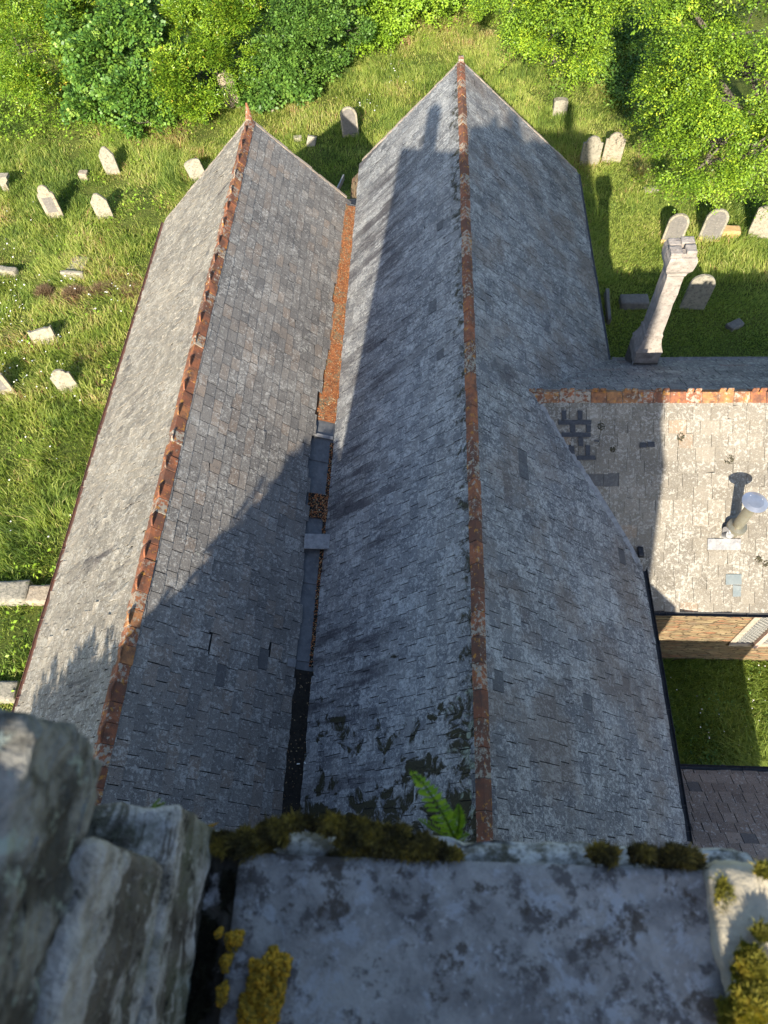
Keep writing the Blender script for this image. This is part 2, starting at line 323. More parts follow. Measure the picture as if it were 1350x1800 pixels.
IVY = mat_leaf('ivy_leaves', [(0, (.03, .085, .02)), (.45, (.09, .195, .03)), (.85, (.19, .31, .04)), (1, (.26, .37, .07))], .16, .48, 1.3)
ELDER = mat_leaf('dark_elder_leaves', [(0, (.03, .075, .014)), (.5, (.085, .18, .028)), (.9, (.17, .29, .045)), (1, (.26, .37, .08))], .16, .5, 1.3)
NETTLE = mat_leaf('nettle_leaves', [(0, (0.106, 0.198, 0.021)), (.5, (0.211, 0.356, 0.028)), (1, (0.353, 0.494, 0.040))], .22, .5, 1.3)
GRASS = mat_leaf('long_grass', [(0, (.09, .15, .030)), (.28, (.19, .27, .048)), (.55, (.32, .38, .078)), (.76, (.44, .45, .13)), (.9, (.52, .46, .22)), (.96, (.50, .37, .20)), (1, (.40, .22, .13))], .42, .6, 1.45)
def mat_ground():
    g = G('turf_soil'); n = g.noise(.7, 6, .65); n2 = g.noise(9, 5, .7)
    b = g.mix(g.ramp(n, [(.35, 0.), (.65, 1.)]), (.05, .075, .014), (.11, .13, .03)); b = g.mix(g.ramp(n2, [(.3, .6), (.55, 0.)]), b, (.02, .022, .008))
    g.bump(n2, .8, .05); return g.fin(b, .95, spec=.1)
GROUND = mat_ground()
RUSTLIT = simple('rusty_leaf_litter', (.16, .065, .03), (.30, .115, .045), 9, .9, (.16, .14, .09), 3.2, .9, .02, c3lo=.50)
FLAKE = mat_leaf('litter_flakes', [(0, (.10, .045, .025)), (.45, (.36, .12, .035)), (.75, (.46, .19, .07)), (.9, (.28, .24, .12)), (1, (.40, .36, .28))], .1, .8, 1.1)
BLACKLIT = simple('black_silt', (.010, .009, .008), (.025, .021, .016), 14, .95, (.05, .04, .028), 40, .9, .02)
WHITE = simple('daisy_white', (.72, .72, .68), (.78, .77, .7), 8, .7)
STRAW = mat_leaf('dead_brown_grass', [(0, (.10, .06, .035)), (.5, (.19, .125, .075)), (1, (.28, .21, .12))], .2, .8, 1.1)

# ------------------------------------------------------------------ ground
def grid_ground():
    xs = np.concatenate([np.linspace(-300, -45, 10), np.arange(-40, 40, 1.0), np.linspace(45, 300, 10)]); ys = np.concatenate([np.linspace(-300, -25, 10), np.arange(-20, 60, 1.0), np.linspace(65, 400, 12)])
    V = [(x, y, gz(x, y)) for y in ys for x in xs]; n = len(xs)
    F = [(j*n+i, j*n+i+1, (j+1)*n+i+1, (j+1)*n+i) for j in range(len(ys)-1) for i in range(n-1)]
    o = obj('ground', V, F, GROUND, at=(0, 0, 0), smooth=True); o['kind'] = 'structure'
    tag(o, 'green churchyard turf around the church', 'ground')
grid_ground()

# ------------------------------------------------------------------ the church
church = thing('church', 'grey slate-roofed stone church with red clay ridges seen from its own tower', 'church', (0, 8, 0))
RX, RZ = .785, GZ-10.136                      # nave ridge
EX, EZ = 4.37, GZ-13.385                      # nave right eave
VX, VZ = -2.08, GZ-12.95                      # nave left eave (at the valley gutter)
LX, LZ = -4.70, GZ-10.56                      # aisle ridge
LEX, LEZ = -7.84, GZ-13.57                    # aisle outer eave
NL, AL = 20.0, 18.3                           # nave and aisle gables
def unit(v): v = np.array(v, float); return v/np.linalg.norm(v)
vNR = unit((EX-RX, 0, EZ-RZ)); vNL = unit((VX-RX, 0, VZ-RZ)); vAR = unit((-2.32-LX, 0, GZ-12.95-LZ)); vAL = unit((LEX-LX, 0, LEZ-LZ))
up = lambda u, v: (lambda n: n if n[2] > 0 else -n)(unit(np.cross(u, v)))
UY = np.array([0, 1., 0]); UX = np.array([1., 0, 0])
nNR, nNL, nAR, nAL = [up(UY, v) for v in (vNR, vNL, vAR, vAL)]
TS = math.radians(36.2); TY, TZ = 9.735, GZ-11.33
vTS = np.array([0, -math.cos(TS), -math.sin(TS)]); vTN = np.array([0, math.cos(TS), -math.sin(TS)]); nTS, nTN = up(UX, vTS), up(UX, vTN)
PY, PZ = 1.2, GZ-13.05; PEY, PEZ = 3.16, GZ-14.4
vPN = unit((0, PEY-PY, PEZ-PZ)); nPN = up(UX, vPN); vPS = vPN*[1, -1, 1]

def slope(name, o, u, v, Lu, Lv, course, wd, mat, parent, seed=1, clips=(), dark=(), edge=None, lift=1.0, start=0.0, bias=0.0, edgef=.90, gap=.0085):
    """one pitch laid with separate slates; dark = 3-D points whose slate has been replaced; edge(s) = where the last course stops"""
    R = np.random.default_rng(seed); o = np.array(o, float); n = up(u, v); mb = MB()
    P = lambda s, d, h: o+u*s+v*d+n*h
    dk = [((q-o)@u, (q-o)@v) for q in dark]
    d = start; row = 0
    while d < Lv-.03:
        c = course*(1+R.uniform(-.04, .04)); s = -R.uniform(0, wd)
        while s < Lu:
            wv = wd*R.uniform(.78, 1.22); s0, s1 = max(s, 0)+R.uniform(.0025, gap), min(s+wv, Lu)-R.uniform(.0025, gap); s += wv
            if s1-s0 < .04: continue
            d1 = min(d+c, Lv)+R.uniform(-.012, .014)
            if edge is not None:
                lim = edge((s0+s1)/2)+R.uniform(-.05, .07)
                if d > lim-.06: continue
                d1 = min(d1, lim) if d1 > lim else d1
            h0 = .004; hl, hr = [.013+lift*(R.uniform(0, .007)+(R.random() < .12)*R.uniform(0, .014)) for _ in (0, 1)]
            th = R.uniform(.007, .012); j = R.uniform(-.009, .009, 4)
            if R.random() < .10: j[R.integers(0, 2)] -= R.uniform(.01, .05)     # snapped corner
            top = d-.02
            m = (s0+s1)/2; fl = 0.
            for (a, b) in dk:
                if s0 <= a < s1 and d <= b < d+c: fl = .70
            rs = R.random(); fl = fl if rs > .002 else R.uniform(.57, .66)
            if R.random() < .014: q_ = R.uniform(.015, .05); d1 += q_; top += q_; j[0] += R.uniform(-.03, .03); hl += .008; hr += .008     # slipped
            V = [P(s0, top, h0), P(s1, top, h0), P(s1+j[2]*.3, d1+j[0], hr), P(m, d1+(j[0]+j[1])/2+R.uniform(-.004, .004), (hl+hr)/2), P(s0+j[3]*.3, d1+j[1], hl),
                 P(s1+j[2]*.3, d1+j[0], hr-th), P(m, d1+(j[0]+j[1])/2, (hl+hr)/2-th), P(s0+j[3]*.3, d1+j[1], hl-th), P(s0, top, h0-th), P(s1, top, h0-th)]
            rr = min(1, max(0, R.beta(2.2, 2.2)+bias))
            rb = R.random(); mb.add(V, [(0, 1, 2, 3, 4)], (rr, rb, fl)); mb.V, b0 = mb.V, len(mb.V)-10; mb.F += [tuple(b0+i for i in q) for q in ((4, 3, 6, 7), (3, 2, 5, 6), (1, 9, 5, 2), (0, 4, 7, 8))]; mb.R += [(rr, rb, max(fl, edgef))]*4
        d += c; row += 1
    ee = (lambda s: min(Lv, edge(s)-.02)) if edge else (lambda s: Lv-.01)
    k = 40
    for i in range(k):
        a, b = Lu*i/k, Lu*(i+1)/k; mb.add([P(a, 0, -.008), P(b, 0, -.008), P(b, ee(b), -.004), P(a, ee(a), -.004)], [(0, 1, 2, 3)], (.2, .5, 1.))
    ob = mb.build(name, mat, parent)
    bm = bmesh.new(); bm.from_mesh(ob.data); off = Vector(WO[ob])
    for co, no in clips:
        bmesh.ops.bisect_plane(bm, geom=bm.verts[:]+bm.edges[:]+bm.faces[:], plane_co=Vector(co)-off, plane_no=Vector(no), clear_outer=True, dist=1e-5)
    bmesh.ops.recalc_face_normals(bm, faces=bm.faces) if False else None
    bm.normal_update()
    for f in bm.faces:
        if len(f.verts) >= 5 and f.normal.dot(Vector(n)) < 0: f.normal_flip()
    bm.to_mesh(ob.data); bm.free(); return ob

def ridge(name, a, u, L, va, vb, parent, tl=.303, leg=.17, crest=None, seed=3, bias=0):
    """clay ridge tiles bedded one after another; crest: 'wave' or 'pair'"""
    R = np.random.default_rng(seed); mb = MB(); a = np.array(a, float); s = 0; i = 0
    Z = np.array([0, 0, 1.]); nA = np.cross(u, va); nA = nA if nA[2] > 0 else -nA; nB = np.cross(u, vb); nB = nB if nB[2] > 0 else -nB
    while s < L:
        l = min(tl*R.uniform(.97, 1.03), L-s); dz = R.uniform(-.006, .008)+.026; sr = (min(1, max(0, R.beta(2, 2)+bias)), R.random(), 0)
        out, inn = [], []
        side = np.cross(u, Z)*R.uniform(-.008, .008)
        for k, e in ((1, 0.), (.55, 0.), (.12, .0)):
            out.append(va*leg*k+nA*.026); inn.append(va*leg*k+nA*.004)
        out.append(Z*.034); inn.append(Z*.0)
        for k in (.12, .55, 1):
            out.append(vb*leg*k+nB*.026); inn.append(vb*leg*k+nB*.004)
        poly = [a+u*(s+.004)+p+side+Z*(dz-.026) for p in out]+[a+u*(s+.004)+p+side+Z*(dz-.026) for p in inn[::-1]]
        mb.prism(poly, u*(l-.007)+Z*R.uniform(-.005, .005), sr)
        if crest and i % 2 == 0 and l > .2:
            c0 = a+u*s+Z*(.03+dz-.026); sd = np.cross(u, Z)*.016
            if crest == 'wave':
                pts = [(.0, 0)]+[(l*1.12*k/8, (.105+.03*sr[1])*math.sin(math.pi*(k/8)**.8)*(1 if sr[1] < .8 else .55+.1*(k % 3))) for k in range(1, 8)]+[(l*1.12, 0)]
                mb.prism([c0+u*x+Z*(z-.02)-sd for x, z in pts], sd*2, sr)
            else:
                for x0, x1 in ((.02, .13), (.17, .28)):
                    pts = [(x0+.01, 0), (x0-.008, .07), (x0, .12), (x1, .125), (x1+.008, .07), (x1-.01, 0)]
                    mb.prism([c0+u*x+Z*(z-.02)-sd for x, z in pts], sd*2, (sr[0]*.9+.1, sr[1], 0))
        s += l; i += 1
    ob = mb.build(name, TERRA, parent); clean(ob, bevel=.006, seg=1); return ob

# --- nave
nave = slope('nave_roof', (RX, -.0, RZ), UY, vNR, NL, np.linalg.norm((EX-RX, EZ-RZ)), .235, .31, S_NAVE_R, church, 11,
             dark=[atP(x, y, (RX, 0, RZ), nNR) for x, y in ((913, 790), (921, 815), (912, 820), (868, 1200), (1035, 1235), (1088, 970))])
nl_ = slope('nave_valley_slope', (RX, -.0, RZ), UY, vNL, NL, np.linalg.norm((VX-RX, VZ-RZ)), .215, .29, S_NAVE_L, nave, 12,
             dark=[atP(x, y, (RX, 0, RZ), nNL) for x, y in ((768, 530), (769, 632), (746, 250), (672, 265), (770, 395), (835, 1370))])
ridge('nave_ridge_tiles', (RX, .0, RZ), UY, NL+.04, vNL, vNR, nave, tl=.40, leg=.128, seed=5, bias=-.22)
# --- aisle
aR0 = np.array((LX, 0, LZ))
edge_px = [(505, 1420), (512, 1300), (521, 1180), (530, 1040), (537, 950), (540, 880), (543, 800), (553, 745), (566, 660), (580, 600), (583, 560), (586, 520), (598, 470), (602, 440), (609, 400), (614, 365)]
ed = sorted(((lambda q: (q[1], (q-aR0)@vAR))(atP(x, y, aR0, nAR)) for x, y in edge_px)); es, ev = zip(*ed)
edge_f = lambda s: float(np.interp(s, es, ev))
aisle = slope('aisle_roof', aR0, UY, vAR, AL, 4.2, .205, .33, S_WARM, church, 21, edge=edge_f, lift=.55,
              dark=[atP(x, y, aR0, nAR) for x, y in ((382, 1195), (470, 1150))])
slope('aisle_outer_slope', aR0, UY, vAL, AL, np.linalg.norm((LEX-LX, LEZ-LZ)), .19, .22, S_OUT, aisle, 22, lift=2.6, edgef=0.,
      dark=[atP(x, y, aR0, nAL) for x, y in ((223, 905), (228, 625))])
ridge('aisle_ridge_tiles', (LX, 0, LZ), UY, AL+.05, vAL, vAR, aisle, crest='wave', seed=6, leg=.18)
def verge_mortar(name, a, v, L, parent):
    mb = MB(); s = 0; n = up(UY, v)
    while s < L:
        l = random.uniform(.18, .34); e = min(s+l, L); p, q = a+v*s, a+v*e
        mb.prism([p-n*.05, q-n*.05, q+n*random.uniform(.012, .03), p+n*random.uniform(.012, .03)], np.array([0, random.uniform(.05, .09), 0]), (random.random(), random.random(), 0)); s += l+.004
    return mb.build(name, DRESS, parent)
for nm, a, v, L, par in (('nave_verge', (RX, NL, RZ), vNR, 4.8, nave), ('nave_verge', (RX, NL, RZ), vNL, 3.9, nave), ('aisle_verge', (LX, AL, LZ), vAR, 3.3, aisle), ('aisle_verge', (LX, AL, LZ), vAL, 4.3, aisle)):
    verge_mortar(nm, np.array(a), v, L, par)
# aisle ridge end stone
mb = MB(); mb.tube([(LX, AL+.02, LZ-.02), (LX, AL+.06, LZ+.10), (LX, AL+.10, LZ+.22), (LX-.01, AL+.13, LZ+.36)], [.10, .075, .05, .02], 8, sr=(.7, .6, 0)); mb.build('ridge_finial', TERRA, aisle)
rough('nave_ridge_end', (RX-.07, NL-.05, RZ-.03), (RX+.07, NL+.18, RZ+.07), TERRA, nave, cuts=4, amp=.01, seed=5)

# --- transept
nvc = (np.array((RX, 0, RZ)), -nNR)          # keep what is above the nave pitch
TXE = 12.5
S0 = np.array((1.6, TY, TZ))
LTS = (TZ-(GZ-13.93))/math.sin(TS); LTN = (TZ-(GZ-13.36))/math.sin(TS)
tr_clips = []
trans = slope('transept_roof', S0, UX, vTS, TXE-1.6, LTS, .262, .315, S_TR, church, 31, clips=tr_clips, lift=.25, gap=.0045, edgef=.5,
              dark=[atP(x, y, S0, nTS) for x, y in ((1052, 853), (1066, 853))])
slope('transept_far_slope', S0, UX, vTN, TXE-1.6, LTN, .235, .32, S_TRN, trans, 32, clips=tr_clips, lift=1.2)
rx0 = 2.0
ridge('transept_ridge_tiles', (rx0, TY, TZ), UX, TXE-rx0, vTS, vTN, trans, tl=.312, crest='pair', leg=.20, seed=9, bias=.22)
def ribbon(name, pts, wd, n, mat, parent, h=.03, th=.01, sr=None):
    pts = [np.array(p, float) for p in pts]; mb = MB()
    for p, q in zip(pts[:-1], pts[1:]):
        k = max(1, int(np.linalg.norm(q-p)/.5)); side = unit(np.cross(unit(q-p), n))*wd/2
        for i in range(k):
            a, b = p+(q-p)*i/k, p+(q-p)*(i+1)/k-(q-p)/k*.01; o_ = n*(h+random.uniform(-.004, .006))
            mb.prism([a-side*random.uniform(.85, 1.1)+o_, b-side*random.uniform(.85, 1.1)+o_, b+side*random.uniform(.85, 1.1)+o_, a+side*random.uniform(.85, 1.1)+o_], -n*th, (random.random(), random.random(), 0))
    return mb.build(name, mat, parent)
vs = [atP(x, y, (RX, 0, RZ), nNR) for x, y in ((950, 712), (1000, 790), (1050, 872), (1095, 945), (1120, 990))]
ribbon('valley_flashing', vs, .16, unit(nNR+nTS), LEADP, trans, h=.035)
vn = [atP(x, y, (RX, 0, RZ), nNR) for x, y in ((968, 683), (1006, 665), (1045, 650))]
ribbon('valley_flashing', vn, .16, unit(nNR+nTN), LEADP, trans, h=.04)
# bitumen repair strips
def zq(x0, y0, x1, y1): return (900+x0/3, 650+y0/3, 900+x1/3, 650+y1/3)
def on_slope(mb, box, p0, n, h0, th, jit=2.0):
    x0, y0, x1, y1 = box; c = [atP(x+random.uniform(-.3, .3)*jit, y+random.uniform(-.3, .3)*jit, p0, n) for x, y in ((x0, y1), (x1, y1), (x1, y0), (x0, y0))]
    mb.prism([q+n*h0 for q in c], n*th, (random.random(), random.random(), 0))
mb = MB()
for i, q in enumerate(((262, 215, 287, 264), (345, 215, 370, 264), (243, 266, 417, 291), (305, 292, 332, 330), (390, 292, 415, 330), (262, 331, 412, 356), (350, 357, 375, 402), (300, 402, 328, 442), (387, 397, 412, 452), (340, 453, 437, 475), (433, 372, 460, 380))):
    on_slope(mb, zq(*q), S0, nTS, .021+.0012*(i % 4), .008)
mb.build('repair_strips', STRIP, trans)
mb = MB(); on_slope(mb, zq(671, 384, 708, 409), S0, nTS, .02, .01); on_slope(mb, zq(711, 382, 750, 407), S0, nTS, .02, .012); mb.build('slate_clips', STRIP, trans)
mb = MB(); on_slope(mb, zq(1125, 1078, 1207, 1132), S0, nTS, .02, .006); on_slope(mb, zq(1163, 1136, 1205, 1195), S0, nTS, .017, .005); mb.build('glass_slates', GREEN_GL, trans)
LICH = simple('dark_lichen', (.03, .028, .02), (.10, .09, .05), 30, .95)
for cx, cy, r in ((888, 355, 20), (1145, 475, 24), (1300, 1000, 17), (1338, 1022, 17), (530, 420, 14), (470, 300, 18)):
    mb = MB(); c = atP(900+cx/3, 650+cy/3, S0, nTS); rr = r/3*.0118
    for k in range(46):
        t, q = random.uniform(0, 6.28), rr*math.sqrt(random.random()); p = c+UX*q*math.cos(t)+vTS*q*math.sin(t)+nTS*.018; e = random.uniform(.006, .016)
        mb.tube([p, p+nTS*random.uniform(.006, .014)], [e, e*.5], 5)
    mb.build('lichen_rosette', LICH, trans)
# gutters and fascia
def gutter(name, a, b, mat, parent, r=.055):
    a, b = np.array(a, float), np.array(b, float); mb = MB(); d = unit(b-a); sd = np.cross(d, (0, 0, 1)); sd = unit(sd)
    prof = [sd*r*math.cos(t)+np.array([0, 0, r*math.sin(t)]) for t in np.linspace(math.pi, 2*math.pi, 7)]; inn = [p*.86 for p in prof]
    L = np.linalg.norm(b-a); k = int(L/1.8)+1
    for i in range(k):
        p, q = a+(b-a)*i/k, a+(b-a)*(i+1)/k; dz = np.array([0, 0, random.uniform(-.006, .006)])
        mb.prism([p+x+dz for x in prof+inn[::-1]], (q-p)*.998)
        mb.prism([p+x*1.16+dz for x in prof+inn[::-1]], d*.07)
        mb.tube([p+d*.4+sd*r*.9+np.array([0, 0, -.01]), p+d*.4-sd*r*.9+np.array([0, 0, -.01])], [.007, .007], 5)
    o = mb.build(name, mat, parent); return clean(o)
gutter('nave_gutter', (EX+.05, .3, EZ-.01), (EX+.05, 6.9, EZ-.01), IRON, church)
gutter('nave_gutter', (EX+.03, 12.45, EZ-.015), (EX+.03, NL, EZ-.015), LEAD, church, .045)
gutter('aisle_gutter', (LEX-.05, .3, LEZ-.0), (LEX-.05, AL, LEZ-.0), RUSTY, church)
eS = S0+vTS*LTS; eN = S0+vTN*LTN
gutter('transept_gutter', (EX+.12, eS[1]-.05, eS[2]), (TXE, eS[1]-.05, eS[2]), IRON, church)
gutter('transept_gutter', (EX+.1, eN[1]+.05, eN[2]), (TXE, eN[1]+.05, eN[2]), LEADP, church, .05)
rough('gutter_end_block', tuple(atP(1124, 975, S0, nTS)+np.array((-.05, -.09, .02))), tuple(atP(1124, 975, S0, nTS)+np.array((.06, .12, .13))), IRON, trans, cuts=4, amp=.008)

# --- valley gutter between the two roofs
gzv = GZ-12.99
zfl = lambda x: gzv+max(0., -2.12-x)*.36      # the gutter floor rises towards the aisle eave
mb = MB(); ys = [0.2, 2.95, 4.6, 6.2, 7.75, 9.15, 9.78, 12, 15.2, 18.1]; step = 0
for a, b in zip(ys[:-1], ys[1:]):
    mb.prism([(-2.84, a, gzv-.05), (-2.02, a, gzv-.05), (-2.02, a, gzv), (-2.12, a, gzv), (-2.84, a, zfl(-2.84))], (0, b-a-.002, -.012))
    mb.tube([(-2.80, b, zfl(-2.80)), (-2.12, b, gzv), (-2.05, b, gzv)], [.007, .007, .007], 6)
clean(mb.build('valley_gutter', LEAD, church))
mb = MB(); mb.prism([(-2.66, 9.78, zfl(-2.66)+.02), (-2.12, 9.78, gzv+.02), (-2.12, 9.86, gzv+.03), (-2.66, 9.86, zfl(-2.66)+.03)], (0, 0, .012)); mb.build('lead_step', LEADP, church)
cv = [atZ(x, y, gzv+.12) for x, y in ((536, 971), (580, 966), (582, 940), (538, 945))]; cv[0][2] += .14; cv[3][2] += .14
mb = MB(); mb.prism(cv, (0, 0, .03)); mb.prism([cv[1]+(cv[0]-cv[1])*.03+np.array((0, .01, .031)), cv[1]+(cv[0]-cv[1])*.11+np.array((0, .01, .031)), cv[2]+(cv[3]-cv[2])*.11+np.array((0, -.01, .031)), cv[2]+(cv[3]-cv[2])*.03+np.array((0, -.01, .031))], (0, 0, .012))
o = mb.build('lead_saddle', LEADP, church); clean(o, bevel=.012)
rough('gutter_outlet_hopper', (-2.62, 18.1, gzv-.35), (-2.0, 18.45, gzv-.02), IRON, church, cuts=6, amp=.01)
oc = atZ(601, 325, GZ-13.1); mb = MB(); mb.prism([(-2.74, 18.4, GZ-13.0), (-2.70, 18.4, GZ-13.0), (-2.58, 20.0, GZ-13.45), (-2.62, 20.0, GZ-13.45)], (0, 0, .16)); mb.build('nave_barge_board', LEADP, church)
# litter and silt lying in the gutter
def litter(name, y0, y1, f0, f1, mat, flakes, label, n, h=.03, x0=-2.6, x1=-2.05, dens=None):
    V = []; F = []; k = 60; m = 8
    for i in range(k+1):
        y = y0+(y1-y0)*i/k
        for j in range(m+1):
            t = j/m; X0, X1 = x0 if not callable(x0) else x0(y), x1; x = X0+(X1-X0)*t
            V.append((x, y, zfl(x)+.004+h*max(.1, math.sin(math.pi*min(1, max(0, t)))**.5)*(.5+.5*mn.noise(Vector((x*6, y*3, 2))))+.006*mn.noise(Vector((x*22, y*22, 5)))))
    for i in range(k):
        for j in range(m): F.append((i*(m+1)+j, i*(m+1)+j+1, (i+1)*(m+1)+j+1, (i+1)*(m+1)+j))
    R = np.random.default_rng(n); xx = R.uniform(0, 1, n); yy = R.uniform(y0, y1, n); sr = [(.5, .5, 0)]*len(F); mids = [0]*len(F)
    for a, y in zip(xx, yy):
        X0 = x0(y) if callable(x0) else x0; x = X0+(x1-X0)*a; s = R.uniform(.008, .024); t = R.uniform(0, 6.28); z = zfl(x)+.008+h*(.55+.5*mn.noise(Vector((x*6, y*3, 2))))
        b = len(V); c, d = math.cos(t)*s, math.sin(t)*s; V += [(x-c, y-d, z+R.uniform(0, .012)), (x+d*.5, y-c*.5, z+R.uniform(0, .012)), (x+c, y+d, z+R.uniform(.0, .014)), (x-d*.5, y+c*.5, z+.01)]; F.append((b, b+1, b+2, b+3)); sr.append((R.random(), 0, 0)); mids.append(1)
    o = obj(name, V, F, [mat, flakes], sr=sr, mids=mids); tag(o, label, 'leaf litter', kind='stuff'); return o
lx = lambda y: float(np.interp(y, [0, 9.3, 10, 12.8, 15.5, 18], [-2.60, -2.72, -2.72, -2.55, -2.40, -2.36]))
litter('leaf_litter', 10.25, 18.0, 0, 0, RUSTLIT, FLAKE, 'rust-orange leaf litter filling the far end of the valley gutter', 5200, x0=lx)
litter('gutter_silt', .6, 4.42, 0, 0, BLACKLIT, STRAW, 'black silt and debris clogging the near end of the valley gutter', 260, h=.05, x0=-2.66, x1=-2.07)
litter('edge_litter', 4.5, 9.7, 0, 0, BLACKLIT, FLAKE, 'thin dark litter along the right edge of the lead gutter', 900, h=.02, x0=-2.17, x1=-2.04)
litter('litter_bank', 7.7, 8.3, 0, 0, BLACKLIT, FLAKE, 'small bank of brown litter above the pale lead saddle', 420, h=.02, x0=-2.5, x1=-2.04)
wp = atP(511, 1166, aR0, nAR); mb = MB(); c = [atP(x, y, aR0, nAR)+nAR*.03 for x, y in ((503, 1171), (517, 1174), (519, 1160), (505, 1157))]; mb.prism(c, nAR*.006); mb.build('lead_tingle', LEADP, aisle)
for (a, b, c_) in ((535, 1340, 1), (522, 1343, 0)):
    p = atZ(a, b, gzv+.07); mb = MB(); mb.tube([p, p+np.array((.05, -.04 if c_ else .004, .01))], [.011, .011], 6); mb.build('plastic_scrap', WHITE, church)

# --- walls
WT = .0
def body(name, poly, d): mb = MB(); mb.prism(poly, d); return clean(mb.build(name, WALL, church))
body('nave_wall', [(VX-.25, .02, -.6), (EX-.22, .02, -.6), (EX-.22, .02, EZ-.12), (RX, .02, RZ-.14), (VX-.25, .02, VZ-.35)], (0, NL-.22, 0))
body('aisle_wall', [(LEX+.2, .04, -.6), (VX-.26, .04, -.6), (VX-.26, .04, VZ-.36), (-2.75, .04, VZ-.15), (LX, .04, LZ-.14), (LEX+.2, .04, LEZ-.12)], (0, AL-.22, 0))
twall = body('transept_wall', [(EX-.22, eS[1]+.17, -.6), (EX-.22, eN[1]-.17, -.6), (EX-.22, eN[1]-.17, eN[2]-.02), (EX-.22, TY, TZ-.13), (EX-.22, eS[1]+.17, eS[2]-.02)], (TXE-EX+.0, 0, 0))
wy = eS[1]+.17
# two-light window of the transept
win = MB()
fr = [(6.92, wy, 1.25), (8.05, wy, 1.25), (8.05, wy, 2.75), (6.92, wy, 2.75)]
mb = MB(); mb.box((6.90, wy-.03, 1.22), (7.04, wy-.001, 2.8)); mb.box((7.40, wy-.035, 1.22), (7.52, wy-.002, 2.8)); mb.box((7.88, wy-.03, 1.22), (8.02, wy-.001, 2.8)); mb.box((6.90, wy-.05, 1.08), (8.02, wy-.0015, 1.218)); mb.box((6.90, wy-.04, 2.802), (8.02, wy-.0015, 2.95))
wf = mb.build('window', DRESS, church); clean(wf, bevel=.012)
mb = MB(); mb.box((7.041, wy-.012, 1.22), (7.399, wy-.004, 2.8)); mb.box((7.521, wy-.012, 1.22), (7.879, wy-.004, 2.8)); mb.build('pane', GLASS, wf)
mb = MB()
for x0 in (7.041, 7.521):
    for k in range(-4, 16):
        for sg in (1, -1):
            a = np.array((x0, wy-.018, 1.22+k*.12+(0 if sg > 0 else .358))); b = np.array((x0+.358, wy-.018, 1.22+k*.12+(.358 if sg > 0 else 0)))
            for (lo, hi) in ((1.22, 2.8),):
                t0, t1 = 0., 1.; dz = b[2]-a[2]
                ts = sorted(((lo-a[2])/dz, (hi-a[2])/dz)); t0, t1 = max(0, ts[0]), min(1, ts[1])
                if t1-t0 > .05: mb.tube([a+(b-a)*t0, a+(b-a)*t1], [.008, .008], 4)
mb.build('lattice', CAME, wf)
mb = MB(); mb.prism([(7.401, wy-.036, 1.22), (7.519, wy-.036, 1.22), (7.519, wy-.11, 1.14), (7.401, wy-.11, 1.14)], (0, 0, 1.4)); mb.build('mullion', PINK, wf)

# --- porch roof beside the tower
porch = slope('porch_roof', (EX-.2, PY, PZ), UX, vPN, 2.75, np.linalg.norm((PEY-PY, PEZ-PZ)), .225, .24, S_PORCH, church, 41, lift=.5, dark=[atP(x, y, (4, PY, PZ), nPN) for x, y in ((1208, 1377), (1330, 1478))])
slope('porch_near_slope', (EX-.2, PY, PZ), UX, vPS, 2.75, 2.3, .225, .24, S_PORCH, porch, 42, lift=.5)
gutter('porch_gutter', (EX-.1, PEY+.05, PEZ), (EX+2.5, PEY+.05, PEZ), IRON, church)
body('porch_wall', [(EX-.2, PEY-.2, -.6), (EX-.2, -.9, -.6), (EX-.2, -.9, PEZ-.1), (EX-.2, PY, PZ-.12), (EX-.2, PEY-.2, PEZ-.1)], (2.7, 0, 0))

# --- chimney on the far transept eave
cx, cy, cz = 5.07, 12.33, GZ-13.3
def ringed(levels, mat, name, parent, jit=.012, seed=0, cap=True):
    R = np.random.default_rng(seed); V = []; F = []; k = 16
    for (z, hx, hy) in levels:
        for j in range(k):
            q = j/k*4; sdi = int(q); t = (q-sdi)*2-1
            x, y = [(t, -1), (1, t), (-t, 1), (-1, -t)][sdi]
            V.append((cx+x*hx+R.uniform(-jit, jit), cy+y*hy+R.uniform(-jit, jit), cz+z+R.uniform(-jit, jit)*.6))
    n = len(levels)
    for i in range(n-1):
        for j in range(k): F.append((i*k+j, i*k+(j+1) % k, (i+1)*k+(j+1) % k, (i+1)*k+j))
    F.append(tuple(range((n-1)*k, n*k))); F.append(tuple(range(k))[::-1])
    return obj(name, V, F, mat, parent, sr=[(.5, .5, 0)]*len(F))
chim = ringed([(-.9, .30, .31), (-.2, .30, .31), (.1, .30, .31), (.36, .295, .305)], CHIM_SHADE, 'chimney', church, seed=1)  # base carries the ridge shadow in its colour
ringed([(0.364, .29, .30), (0.520, .285, .30), (0.656, .29, .30), (0.712, .30, .31), (0.882, .24, .26), (1.051, .195, .22), (1.153, .205, .23), (1.198, .18, .205), (1.480, .178, .2), (1.763, .176, .2), (2.046, .174, .2), (2.328, .176, .2), (2.611, .174, .2), (2.803, .176, .2), (2.848, .20, .225), (2.916, .205, .225)], CHIM, 'chimney_shaft', chim, .012, 2)
ringed([(2.918, .215, .235), (3.006, .27, .285), (3.119, .285, .295), (3.266, .28, .30), (3.328, .26, .28)], CHIM, 'chimney_cornice', chim, .010, 3)
for i_, (dx, dy, sx_, sy_, h) in enumerate(((-.15, -.13, .115, .13, .09), (.14, -.12, .10, .12, .12), (.0, -.15, .09, .09, .06), (-.13, .14, .12, .11, .08), (.12, .15, .13, .10, .11))):
    rough('coping_stone', (cx+dx-sx_, cy+dy-sy_, cz+3.30), (cx+dx+sx_, cy+dy+sy_, cz+3.32+h*1.15), CHIM, chim, cuts=7, amp=.010, freq=12, rnd=.05, seed=20+i_)
